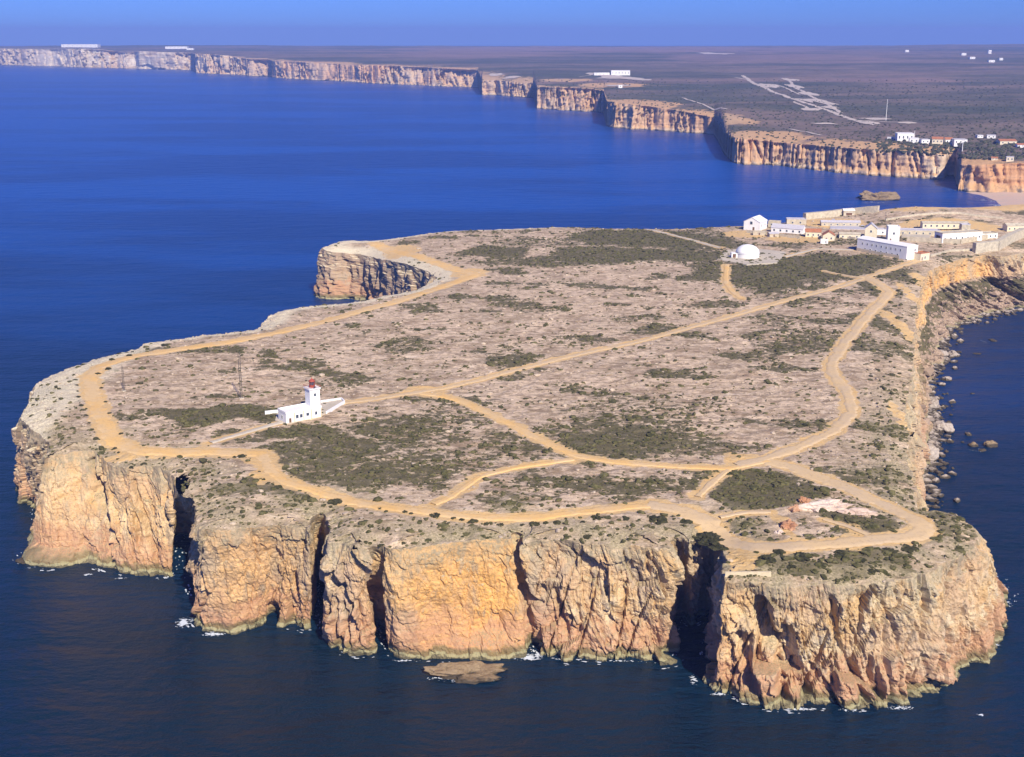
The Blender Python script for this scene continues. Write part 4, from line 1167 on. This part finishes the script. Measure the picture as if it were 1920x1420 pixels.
house('barrack_block', 'long white walled building with a dark end left of the outer rampart', 'building', 1796, 452, 34, 9, 6.6, math.radians(18), 0, 'x', 'white', 'stone', grid_wins('front', 7, 34, 2.4, 1.0, 1.3) + [('left', 0, .1, 5, 4.8, 'door')])
house('water_house', 'small square greenish stone hut on the roofline right of the tower house', 'hut', 1808, 437, 6.5, 5.5, 6.5, 0, 0, 'x', 'stone', 'greyroof', [('front', 0, 2.2, 1.1, 1.2)])
house('guard_turret', 'small turret with a dark opening on the back rampart', 'turret', 1590, 405, 9, 6, 4.6, 0, 1.2, 'x', 'stone', 'white', [('front', 0, .8, 5, 2.2, 'door')])
wall_line('rampart', 'long cream rampart along the back cliff edge', [(1508,411),(1560,407),(1600,405),(1646,409)], 5.2, 4, 'stone', 'rampart')
wall_line('rampart', 'sloping cream rampart at the right edge of the headland', [(1826,470),(1868,468),(1914,446),(1960,440)], 6.8, 4, 'stone', 'rampart')
wall_line('courtyard_wall', 'grey courtyard wall between gatehouse and barrack', [(1700,452),(1742,455),(1800,458),(1850,449)], 3.4, 1.5, 'stone')
wall_line('courtyard_wall', 'low stone wall from the chapel towards the yellow house', [(1400,437),(1450,443),(1500,449)], 2.0, .8, 'stone')
slab_poly('courtyard', [(1556,430),(1640,432),(1652,418),(1648,412),(1560,412)], 38.8, ZP + .55, M['greyroof'], 'structure')
slab_poly('courtyard', [(1690,446),(1740,450),(1752,436),(1700,432)], 38.8, ZP + 1.2, M['pave'], 'structure')

# more of the fort: low ranges, terraces and walls between the larger buildings
house('low_range', 'long low grey roofed range in front of the back rampart', 'building', 1575, 424, 30, 6, 3.2, math.radians(-4), 1.2, 'x', 'stone', 'greyroof', grid_wins('front', 6, 30, 1.0, .9, 1.2))
house('low_range', 'short cream range between yellow cottage and gatehouse', 'building', 1592, 447, 15, 6, 3.4, math.radians(-6), 1.0, 'x', 'cream', 'stone', grid_wins('front', 3, 15, 1.0, 1.0, 1.3))
house('stone_shed', 'low ruined looking stone shed below the white chapel', 'shed', 1424, 441, 9, 5, 2.6, math.radians(-14), 0, 'x', 'stone', 'stone', [('front', 0, .1, 1.2, 2.0, 'door')])
house('stone_shed', 'small stone shed between the chapel shed and the lilac roofed storehouse', 'shed', 1449, 444, 7, 5, 2.6, math.radians(10), .8, 'x', 'stone', 'greyroof', [('front', 0, .1, 1.2, 2.0, 'door')])
house('white_block', 'flat white block at the foot of the sloping rampart', 'building', 1846, 446, 16, 8, 3.6, math.radians(14), 0, 'x', 'white', 'stone', grid_wins('front', 4, 16, 1.0, 1.0, 1.3))
house('white_block', 'small white block beside the gatehouse', 'building', 1648, 440, 9, 6, 4.2, math.radians(-8), 0, 'x', 'white', 'greyroof', grid_wins('front', 2, 9, 1.4, 1.0, 1.3))
house('low_range', 'long grey flat roofed range behind the tower house', 'building', 1716, 440, 34, 9, 3.6, math.radians(-8), 0, 'x', 'stone', 'greyroof', grid_wins('front', 7, 34, 1.0, 1.0, 1.3))
house('cream_house', 'cream house at the right edge above the rampart', 'house', 1902, 432, 16, 7, 4.0, math.radians(8), 1.4, 'x', 'cream', 'stone', grid_wins('front', 4, 16, 1.1, 1.0, 1.3))
wall_line('terrace_wall', 'pale terrace wall running along the foot of the orange mounds', [(1660,420),(1720,418),(1800,416),(1880,420)], 1.6, 1.0, 'stone')
wall_line('terrace_wall', 'low wall from the long white hall back to the gatehouse', [(1604,450),(1570,446),(1540,452)], 1.8, .8, 'stone')
wall_line('terrace_wall', 'pale low wall along the road right of the peach annex', [(1744,480),(1780,470),(1822,468)], 1.5, .8, 'stone')

# --- houses on the mainland
def far_house(label, px, py, wpx, hpx, rmat='white', wall='white', n=3, group='white houses above the far cliffs', name='house', rz=0):
    p = hit_px(px, py)
    if p is None: return
    d = math.sqrt(p.x**2 + p.y**2)
    w = wpx * d / F; h = max(3, hpx * d / F)
    t = thing(name, label, 'house', (p.x, p.y, p.z), rz, group)
    a, b = w/2, min(w/2, 7 + w*.1)
    hb = h * (.72 if rmat == 'tile' else 1)
    if rmat == 'tile':
        part('wall', gable(-a, a, -b, b, -3, hb, h), M[wall], t); part('roof', roof_slabs(-a, a, -b, b, hb, h, 'x', .5, .3), M['tile'], t)
    else:
        part('wall', box(-a, a, -b, b, -3, hb), M[wall], t)
        part('roof', box(-a-.2, a+.2, -b-.2, b+.2, hb, hb+.4), M[rmat], t)
    for i in range(n):
        window(t, 'front', -a + w*(i+.5)/n, hb*.35, min(1.6, w/n*.4), hb*.35, (a, b))
    return t
FH = [('pinkish white block, tallest of the far houses above the yellow cliff', 1695,264,28,13,'white','white',4), ('low white house right below the tallest far block', 1713,268,16,8,'white','white',2),
 ('white house with grey roof, third from the left in the far row', 1732,269,15,7,'greyroof','white',2), ('cream far house under an orange roof in the middle of the row', 1757,269,18,11,'tile','cream',3),
 ('pale far house under an orange roof right of the middle of the row', 1777,269,13,10,'tile','white',2), ('long pale far house at the right end of the row', 1798,270,22,8,'greyroof','white',3),
 ('small white far house left of the tallest block', 1670,262,12,4,'greyroof','white',2), ('small white house standing above the far row', 1836,258,10,4,'greyroof','white',2), ('wider white house standing above the far row', 1858,259,14,5,'greyroof','white',2),
 ('low brown roofed far house among the trees', 1886,270,28,8,'tile','cream',3), ('cream house on the cliff top near the beach', 1893,302,12,7,'greyroof','cream',2), ('small orange walled house at the cliff top near the beach', 1864,300,10,5,'tile','cream',2), ('house at the right edge of the photograph above the beach', 1912,276,12,6,'tile','white',2)]
for i, (lb, a_, b_, c_, d2, rm, wm_, n) in enumerate(FH): far_house(lb, a_, b_, c_, d2, rm, wm_, n, rz=math.radians(random.uniform(-18, 18)))
far_house('large white complex, brightest building on the distant plain', 1163, 141, 34, 8, 'white', 'white', 6, 'white buildings on the distant plain', 'farm_complex')
far_house('low wing left of the large white complex on the plain', 1128, 141, 28, 4, 'white', 'white', 4, 'white buildings on the distant plain', 'farm_complex')
far_house('tiny white hut near the far cliff edge below the white complex', 1163, 165, 7, 5, 'white', 'white', 1, 'white buildings on the distant plain', 'hut')
far_house('flat white building on the distant left cape', 332, 92, 38, 4, 'white', 'white', 6, 'white buildings on the distant plain', 'farm_complex')
far_house('small white building right of the flat one on the distant left cape', 357, 94, 12, 3, 'white', 'white', 2, 'white buildings on the distant plain', 'house')
far_house('long pale building at the tip of the distant left cape', 152, 89, 62, 5, 'greyroof', 'white', 8, 'white buildings on the distant plain', 'farm_complex')
for i, (a_, b_, w_) in enumerate([(1806,104,8),(1822,111,9),(1855,101,5),(1858,117,10),(1876,113,6),(1700,98,6)]):
    far_house(['leftmost','second','tallest','widest','rightmost','isolated'][i] + ' speck of a white house on the far right hill', a_, b_, w_, 3.5 if i != 2 else 6, 'white', 'white', 2, 'hillside houses at the top right')
for lb, a_, b_, hp in (('thin white pole behind the tallest far house', 1714, 262, 16), ('thin grey pole below the far row of houses', 1804, 284, 22), ('thin pale pole left of the far houses', 1661, 226, 38)):
    p = hit_px(a_, b_); h = hp * p.y / F
    t = thing('utility_pole', lb, 'pole', tuple(p)); part('shaft', lathe([(.55, -1), (.3, h)], 8), M['white'], t); part('crossbar', box(-2, 2, -.15, .15, h*.9, h*.9+.3), M['steel'], t)

# ------------------------------------------------------------------ rocks
def rock_material(name, wet=True, dk=1.0):
    t = NT(name)
    X = t.xyz(t.P())
    n = t.noise(.25, 5, .65); f_ = t.noise(1.4, 5, .7)
    c = t.mix(t.mr(n, .35, .65), (.47, .41, .34), (.37, .31, .25))
    c = t.mix(t.math('MULTIPLY', t.mr(f_, .5, .68), .6), c, (.16, .13, .10))
    if dk < 1: c = t.mix(1.0, c, (dk, dk * .86, dk * .62), 'MULTIPLY')
    if wet: c = t.mix(t.mr(t.math('ADD', X[2], t.mr(n, .3, .7, -.4, .4)), 1.5, .7), c, (.075, .06, .04))
    return t.done(c, .9, t.bump(f_, .25, .8), .15)
M['boulder'] = rock_material('grey_boulder')
M['islet'] = rock_material('brown_islet_rock', True, .62)
import bmesh
def rock_mesh(name, seed, sx, sy, sz, mat, sub=4, rough_=.22):
    bm = bmesh.new(); bmesh.ops.create_icosphere(bm, subdivisions=sub, radius=1)
    co = np.array([v.co[:] for v in bm.verts])
    n1 = perl3(co[:, 0]*1.1+seed, co[:, 1]*1.1, co[:, 2]*1.1, 3) * rough_ * 1.8
    n2 = perl3(co[:, 0]*3+seed, co[:, 1]*3, co[:, 2]*3, 4) * rough_ * .7
    n3 = perl3(co[:, 0]*7+seed, co[:, 1]*7, co[:, 2]*7, 5) * rough_ * .3
    # flatten to facets
    q = np.round((co[:, 2] + seed) * 3) / 3 - seed - co[:, 2]
    k = 1 + n1 + n2 + n3
    co2 = co * k[:, None] * np.array([sx, sy, sz]); co2[:, 2] += q * sz * .3
    for v, c in zip(bm.verts, co2): v.co = c
    me = bpy.data.meshes.new(name); bm.to_mesh(me); bm.free()
    me.materials.append(mat)
    return me
def boulder(label, px, py, wpx, hpx=None, depth=1.0, zf=.55, group='boulders at the foot of the eastern cliffs', name='boulder', mat='boulder', seed=None, rough_=.22, sub=4):
    x, y = at(px, py, 0)
    s = wpx / 2 * math.hypot(x, y) / F
    sd = seed if seed is not None else px * .37
    hgt = s * zf * 1.2
    me = rock_mesh(name, sd, s, s * depth, hgt, M[mat], sub, rough_)
    o = link(name, me, loc=(x, y, hgt * (.25 if wpx < 50 else .1)), rz=sd % 3 if wpx < 50 else .05)
    return tag(o, label, 'rock' if name == 'boulder' else 'islet', group)
BL = [('big pale rounded boulder, lowest of the row in the eastern cove', 1742, 860, 34, 1.3, .9), ('flat grey slab just below the biggest boulder', 1748, 882, 22, .7, .3), ('large pale boulder tilted towards the open water', 1768, 808, 38, 1.0, .6),
 ('upright boulder leaning against the cliff foot above the large pale one', 1746, 766, 22, 1.2, 1.2), ('dark low boulder in the shade of the cliff foot', 1724, 774, 18, 1, .7), ('flat pale boulder in the middle of the eastern shore', 1776, 713, 18, 1, .5),
 ('small boulder beside the flat pale one', 1766, 723, 14, 1, .5), ('tiny pale boulder standing off the shore', 1790, 692, 9, 1, .8), ('wide pale boulder on the inner shore', 1788, 668, 20, 1, .6), ('rough boulder behind the wide pale one', 1768, 668, 18, 1, .8),
 ('small pale boulder highest up the inner shore', 1789, 632, 13, 1, .6), ('reddish boulder at the cliff foot below the leaning one', 1736, 800, 16, 1, .8), ('low reef rock between two big boulders', 1768, 826, 14, .6, .3), ('thin wet ledge right of the leaning boulder', 1758, 784, 24, .4, .22)]
for lb, a_, b_, w_, dpt, zf in BL: boulder(lb, a_, b_, w_, depth=dpt, zf=zf)
IS = [('left rock of the reef offshore in the eastern bay', 1825, 836, 17, 1, .5), ('right rock of the reef offshore in the eastern bay', 1857, 836, 24, .8, .5), ('low middle rock joining the offshore reef', 1842, 845, 16, .6, .25), ('small rock awash far up the eastern bay', 1861, 639, 17, .7, .2), ('thin rock awash nearer than the small one up the eastern bay', 1832, 664, 15, .6, .16)]
for lb, a_, b_, w_, dpt, zf in IS: boulder(lb, a_, b_, w_, depth=dpt, zf=zf, group='rocks awash in the eastern bay', name='rock_islet', mat='islet')
boulder('flat brown reef at the foot of the big orange cliff', 872, 1266, 150, depth=.42, zf=.18, group=None, name='rock_islet', mat='islet', rough_=.5, sub=5)
boulder('small green brown islet alone in the far bay', 1641, 374, 60, depth=.55, zf=.30, group=None, name='rock_islet', mat='islet', rough_=.5, sub=5)
boulder('low brown rock off the left corner of the headland', 42, 1052, 22, depth=1.2, zf=.3, group=None, name='rock_islet', mat='islet', rough_=.4)
boulder('round brown rock under the dark crevice on the far left', 47, 905, 22, depth=1.2, zf=.9, group=None, name='rock_islet', mat='islet', rough_=.3)
# outcrops on the right headland
def outcrop(label, px, py, wpx, depth, hgt, mat, seed, rz=0):
    x, y = at(px, py, ZP); z = ground1(x, y); sc = wpx / 2 * y / F
    o = link('rock_outcrop', rock_mesh('rock_outcrop', seed, sc, sc * depth, hgt, M[mat], 4, .45), loc=(x, y, z + hgt * .05), rz=rz)
    return tag(o, label, 'rock', 'rock outcrops inside the loop of the right track')
M['palerock'] = sand_material('pink_white_outcrop', (.66, .54, .44), (.56, .43, .34), (.22, .16, .11))
M['redrock'] = sand_material('red_brown_outcrop', (.40, .20, .105), (.50, .30, .18), (.13, .07, .04))
outcrop('long pinkish white outcrop inside the loop of the right headland track', 1545, 951, 92, .42, 2.0, 'palerock', 3.3, .15)
outcrop('greyish pale outcrop right of the long pinkish one', 1605, 962, 70, .35, 1.4, 'palerock', 8.1, -.1)
outcrop('reddish brown pit edge at the left end of the track loop', 1478, 988, 34, 1.1, 1.8, 'redrock', 5.2, .4)
outcrop('small reddish mound above the pit edge', 1490, 958, 30, .8, 1.5, 'redrock', 9.7, .9)
outcrop('low pale block beside the reddish pit edge', 1462, 1000, 16, 1.0, 1.0, 'palerock', 2.9, .2)
outcrop('brown knoll between the reddish mound and the long pale outcrop', 1508, 942, 26, .8, 1.6, 'redrock', 6.4, 1.3)

# fallen rocks at the waterline of the east shore: too many to count
rv, rf = [], []
bm = bmesh.new(); bmesh.ops.create_icosphere(bm, subdivisions=1, radius=1)
ico_v = np.array([v.co[:] for v in bm.verts]); ico_f = np.array([[v.index for v in f.verts] for f in bm.faces]); bm.free()
bm = bmesh.new(); bmesh.ops.create_icosphere(bm, subdivisions=2, radius=1)
ico2_v = np.array([v.co[:] for v in bm.verts]); ico2_f = np.array([[v.index for v in f.verts] for f in bm.faces]); bm.free()
def scatter(pts, sizes, flat, seed, jag=.35, base_v=ico_v, base_f=ico_f, cut=False):
    n = len(pts); rs = np.random.RandomState(seed)
    k = 1 + jag * rs.uniform(-1, 1, (n, len(base_v)))
    an = rs.uniform(0, 6.28, n); ca, sa = np.cos(an), np.sin(an)
    el = rs.uniform(.7, 1.35, (n, 1))
    vx = base_v[None, :, 0] * k * el; vy = base_v[None, :, 1] * k / el; vz = base_v[None, :, 2] * k * flat
    X_ = (vx * ca[:, None] - vy * sa[:, None]) * sizes[:, None] + pts[:, 0:1]
    Y_ = (vx * sa[:, None] + vy * ca[:, None]) * sizes[:, None] + pts[:, 1:2]
    Z_ = vz * sizes[:, None] + pts[:, 2:3]
    vv = np.stack([X_, Y_, Z_], -1).reshape(-1, 3)
    ff = (base_f[None] + (np.arange(n) * len(base_v))[:, None, None]).reshape(-1, 3)
    return vv, ff
rs = np.random.RandomState(5)
east = np.where((B1[:, 0] > 150) & (B1[:, 1] > 470) & (B1[:, 1] < 900) & (np.arange(NC) < NC * .7))[0]
pick = rs.choice(east, 900)
off = rs.exponential(3.0, 900) - 2
pp = np.stack([B1[pick, 0] + NRM[pick, 0] * off, B1[pick, 1] + NRM[pick, 1] * off, rs.uniform(-.2, .5, 900)], 1)
vv, ff = scatter(pp, rs.uniform(.5, 2.2, 900) ** 1.2, .6, 3, .3)
tag(link('shore_rocks', mesh_from('shore_rocks', vv, ff, M['boulder'])), kind='stuff')

cand = np.where((PR[:, 2] > .5) & (B1[:, 0] < 420) & (B1[:, 1] < 1000))[0]
pk = rs.choice(cand, 700); tr = rs.uniform(.45, .97, 700) ** .8; jr = (tr * (ROWS - 1)).astype(int)
rp = np.stack([Vx[pk, jr], Vy[pk, jr], Vz[pk, jr]], 1); rp = rp[rp[:, 2] > .3]
vv, ff = scatter(rp, np.random.RandomState(6).gamma(1.6, .5, len(rp)) + .25, .7, 12, .35)
M['rubble'] = sand_material('slope_rubble_rock', (.38, .28, .20), (.28, .21, .15), (.16, .12, .085))
tag(link('slope_rubble', mesh_from('slope_rubble', vv, ff, M['rubble'])), kind='stuff')

# ------------------------------------------------------------------ scrub over the plateau, stones, shrubs
rs = np.random.RandomState(9)
N0 = 150000
sx_ = rs.uniform(-215, 330, N0); sy_ = 305 * (1130 / 305.) ** rs.uniform(0, 1, N0)
gd2 = inside_dist(sx_, sy_)
ok = gd2 > .8
sx_, sy_, gd2 = sx_[ok], sy_[ok], gd2[ok]
dt2 = track_dist(sx_, sy_)
vg = veg_at(sx_, sy_, dt2, gd2); ed = (1 - sst(6, 30, gd2)) * (sy_ < 520)
dens = np.clip((1 - .8 * pale_at(sx_, sy_, gd2)) * (.10 + .75 * vg + .45 * ed + .35 * fbm(sx_ / 17, sy_ / 14, 2, 27)), .015, 1) * (dt2 > .6) * (1 - .9 * sand_at(sx_, sy_, dt2))
sel = rs.rand(len(sx_)) < dens * .75
sx_, sy_, gd2, dt2, vg = sx_[sel], sy_[sel], gd2[sel], dt2[sel], vg[sel]
sz_ = ground(sx_, sy_, dt2, gd2)
size = rs.gamma(3.0, .17, len(sx_)) * (sy_ / 500) ** .35 * (1 + .3 * vg)
size = np.clip(size, .18, 1.7)
print('scrub', len(sx_))
vv, ff = scatter(np.stack([sx_, sy_, sz_ + size * .12], 1), size, .5, 4, .38)
tag(link('scrub', mesh_from('scrub', vv, ff, M['scrub'])), kind='stuff')
# pale stones
N1 = 60000
tx_ = rs.uniform(-215, 330, N1); ty_ = 305 * (1100 / 305.) ** rs.uniform(0, 1, N1)
g3 = inside_dist(tx_, ty_); d3 = track_dist(tx_, ty_)
ok = (g3 > .8) & (d3 > 1) & (rs.rand(N1) < .30 - .35 * veg_at(tx_, ty_, d3, g3))
tx_, ty_, g3, d3 = tx_[ok], ty_[ok], g3[ok], d3[ok]
s3 = np.clip(rs.gamma(2.2, .16, len(tx_)) * (ty_ / 500) ** .3, .12, 1.3)
M['stones'] = sand_material('pale_loose_stones', (.50, .41, .30), (.42, .34, .25), (.28, .22, .15))
vv, ff = scatter(np.stack([tx_, ty_, ground(tx_, ty_, d3, g3) + s3 * .1], 1), s3, .5, 6, .3)
tag(link('loose_stones', mesh_from('loose_stones', vv, ff, M['stones'])), kind='stuff')

# shrubs one can pick out along the tracks
def shrub_mesh(seed, n=26):
    r = np.random.RandomState(seed)
    q = r.uniform(-1, 1, (n * 3, 2)); q = q[np.hypot(q[:, 0], q[:, 1]) < 1][:n]
    z = .38 * (1 - np.hypot(q[:, 0], q[:, 1]) ** 2) * r.uniform(.5, 1.1, len(q))
    v, f = scatter(np.stack([q[:, 0] * .8, q[:, 1] * .8, z], 1), r.uniform(.16, .34, len(q)), .75, seed, .4, ico2_v, ico2_f)
    return mesh_from('shrub', v, f, M['shrub'])
SM = [shrub_mesh(s) for s in range(5)]
SHR = {'front': ('outer edge of the front cliff track', [(486,886,5),(494,900,6),(503,907,6),(521,915,13),(543,921,9),(576,930,17),(631,936,22),(554,962,9),(715,1010,12),(712,952,7),(759,960,10),(771,963,7),(816,966,18),(851,971,9),(866,973,8),(887,976,13),(912,980,9),(938,981,11),(980,979,8),(1003,979,15),(1022,978,8),(1045,977,13),(1093,977,9),(1119,970,16),(1174,972,12),(1235,972,30),(1287,976,20),(756,1007,8),(1103,998,14)]),
 'right': ('sandy clearing on the right headland', [(1330,998,42),(1347,1015,24),(1439,1048,30),(1461,1036,18),(1504,1043,26),(1540,1056,16),(1577,1036,22),(1612,1046,20),(1668,1030,26),(1705,1023,30),(1640,1062,24),(1485,1060,16)]),
 'west': ('outer edge of the western track', [(139,701,8),(141,711,7),(143,722,7),(145,733,6),(147,744,7),(152,761,8),(157,770,6),(161,780,7),(167,793,6),(172,805,7),(179,820,8),(157,677,8),(209,673,9),(223,657,9),(242,666,10),(311,646,14),(183,701,9),(203,693,10),(190,728,6),(198,754,6),(205,776,6),(227,812,7)]),
 'corner': ('bend of the western track', [(245,865,9),(269,860,10),(454,857,14),(216,835,8),(222,842,6),(440,858,7),(412,886,8),(430,895,6)])}
ORD = ['first', 'second', 'third', 'fourth', 'fifth', 'sixth', 'seventh', 'eighth', 'ninth', 'tenth', 'eleventh', 'twelfth', 'thirteenth', 'fourteenth', 'fifteenth',
       'sixteenth', 'seventeenth', 'eighteenth', 'nineteenth', 'twentieth', 'twenty-first', 'twenty-second', 'twenty-third', 'twenty-fourth', 'twenty-fifth', 'twenty-sixth', 'twenty-seventh', 'twenty-eighth', 'twenty-ninth', 'thirtieth']
for key, (where, lst) in SHR.items():
    for i, (a_, b_, w_) in enumerate(sorted(lst)):
        x, y = at(a_, b_, ZP); s = w_ / 2 * y / F * 1.5
        o = link('shrub', SM[(i * 7 + len(key)) % 5], loc=(x, y, ground1(x, y)), rz=i * 1.3)
        o.scale = (s, s * random.uniform(.8, 1.2), s * random.uniform(.7, 1.1) if s < 2 else s * .45)
        if w_ >= 26 and key == 'right': lb = 'widest dark shrub, hanging over the gully left of the sandy clearing' if a_ < 1400 else 'wide dark shrub, ' + ORD[i] + ' from the left round the ' + where
        elif w_ >= 26: lb = 'widest dark shrub along the ' + where
        else:
            sz = 'tiny' if w_ < 8 else 'small' if w_ < 11 else 'broad' if w_ > 15 else 'medium'
            lb = sz + ' dark shrub, ' + ORD[i] + ' from the left along the ' + where
        tag(o, lb, 'shrub', 'dark shrubs along the ' + where)

# trees and bushes on the mainland near the houses
rs = np.random.RandomState(14)
P0 = []
for _ in range(9000):
    px_, py_ = rs.uniform(880, 1925), rs.uniform(150, 300)
    P0.append((px_, py_))
mv = []
for px_, py_ in P0:
    p = hit_px(px_, py_)
    if p is None or p.z < 30: continue
    h_ = rs.rand()
    grove = (px_ > 1640 and 262 < py_ < 300) 
    if not grove and h_ > .45: continue
    mv.append((p.x, p.y, p.z, (1.2 + 1.9 * rs.rand()) * (1.35 if grove else .8) * (p.y / 2500) ** .35))
mv = np.array(mv)
vv, ff = scatter(np.stack([mv[:, 0], mv[:, 1], mv[:, 2] + mv[:, 3] * .3], 1), mv[:, 3], .7, 8, .35)
M['farbush'] = leaf_material('grey_green_bushes', (.055, .06, .036), (.09, .09, .055))
tag(link('bushes', mesh_from('bushes', vv, ff, M['farbush'])), kind='stuff')

# ------------------------------------------------------------------ foam
t = NT('sea_foam')
M['foam'] = t.done((.62, .68, .74), .9)
fv, ff2 = [], []
def foam(px, py, wpx, hpx, n, sz):
    c = at(px, py, 0); e = at(px + wpx / 2, py, 0); u_ = at(px, py - hpx / 2, 0)
    rx_, ry_ = abs(e[0] - c[0]), abs(u_[1] - c[1])
    for _ in range(n):
        a, r = random.uniform(0, 6.28), random.random() ** .7
        x, y = c[0] + rx_ * r * math.cos(a), c[1] + ry_ * r * math.sin(a)
        s = sz * random.uniform(.3, 1.2) * (1.2 - r)
        k = random.randint(6, 9); o = len(fv); ph = random.uniform(0, 6)
        for j in range(k):
            q = ph + 2 * math.pi * j / k; rr_ = s * random.uniform(.45, 1.1)
            fv.append((x + rr_ * 1.7 * math.cos(q), y + rr_ * .8 * math.sin(q), .05 + len(ff2) * .0001))
        ff2.append(tuple(range(o, o + k)))
for f_ in [(345,1168,34,22,50,.8),(400,1189,50,9,45,.7),(990,1233,60,14,90,.7),(1010,1228,20,10,30,.6),(1160,1240,120,4,25,.4),(880,1277,110,8,45,.45),(820,1272,50,10,25,.4),(1300,1275,16,22,20,.5),(1350,1302,40,6,30,.5),(1400,1314,50,8,35,.5),(1500,1330,70,6,40,.5),(1600,1332,60,6,30,.5),(1690,1328,60,8,45,.5),(1865,1208,22,10,30,.6),(1888,1130,14,20,20,.4),(165,1078,16,6,18,.6),(60,1045,20,10,12,.5),(1842,845,60,10,25,.4),(1850,640,40,6,12,.5),(1640,380,60,5,40,1.0),(1795,357,50,5,25,1.2),(1850,375,60,10,40,1.3),(1870,385,40,5,30,1.5),(1760,830,30,10,14,.4),(1750,895,20,6,10,.4),(1840,1340,30,10,6,.4),(230,1085,60,4,16,.4),(760,1240,60,5,20,.4)]:
    foam(*f_)
wash = np.where((DI < 480) & (np.arange(NC) < NC * .6) & (PR[:, 2] < .2))[0]
for c_ in random.choices(list(map(int, wash)), k=520):
    if perl(np.array([arc[c_] / 11.0]), np.array([.5]), 66)[0] < .02: continue
    q_ = max(0, float(D[c_, -6])) + random.uniform(.6, 2.6)
    x, y = B1[c_, 0] + NRM[c_, 0] * q_, B1[c_, 1] + NRM[c_, 1] * q_
    k = random.randint(5, 8); o = len(fv); ph = random.uniform(0, 6); s_ = random.uniform(.15, .6)
    for j in range(k):
        qq = ph + 2 * math.pi * j / k; rr_ = s_ * random.uniform(.4, 1.1)
        u0, v0 = rr_ * 2.0 * math.cos(qq), rr_ * .7 * math.sin(qq)
        fv.append((x + tn[c_, 0] * u0 + NRM[c_, 0] * v0, y + tn[c_, 1] * u0 + NRM[c_, 1] * v0, .05 + len(ff2) * .0001))
    ff2.append(tuple(range(o, o + k)))
tag(link('sea_foam', mesh_from('sea_foam', fv, ff2, M['foam'])), kind='stuff')

# ------------------------------------------------------------------ the air between here and the far coast
hv, hf = box(-32500, 32500, -400, 20000, -6, 260)
hm = bpy.data.materials.new('haze'); hm.use_nodes = True
ht = hm.node_tree; ht.nodes.clear()
pv = ht.nodes.new('ShaderNodeVolumePrincipled'); pv.inputs['Color'].default_value = (.30, .46, 1.0, 1)
pv.inputs['Density'].default_value = 8.5e-5; pv.inputs['Anisotropy'].default_value = 0
ho = ht.nodes.new('ShaderNodeOutputMaterial'); ht.links.new(pv.outputs[0], ho.inputs['Volume'])
hz_o = link('haze', mesh_from('haze', hv, hf, hm))
tag(hz_o, kind='stuff')
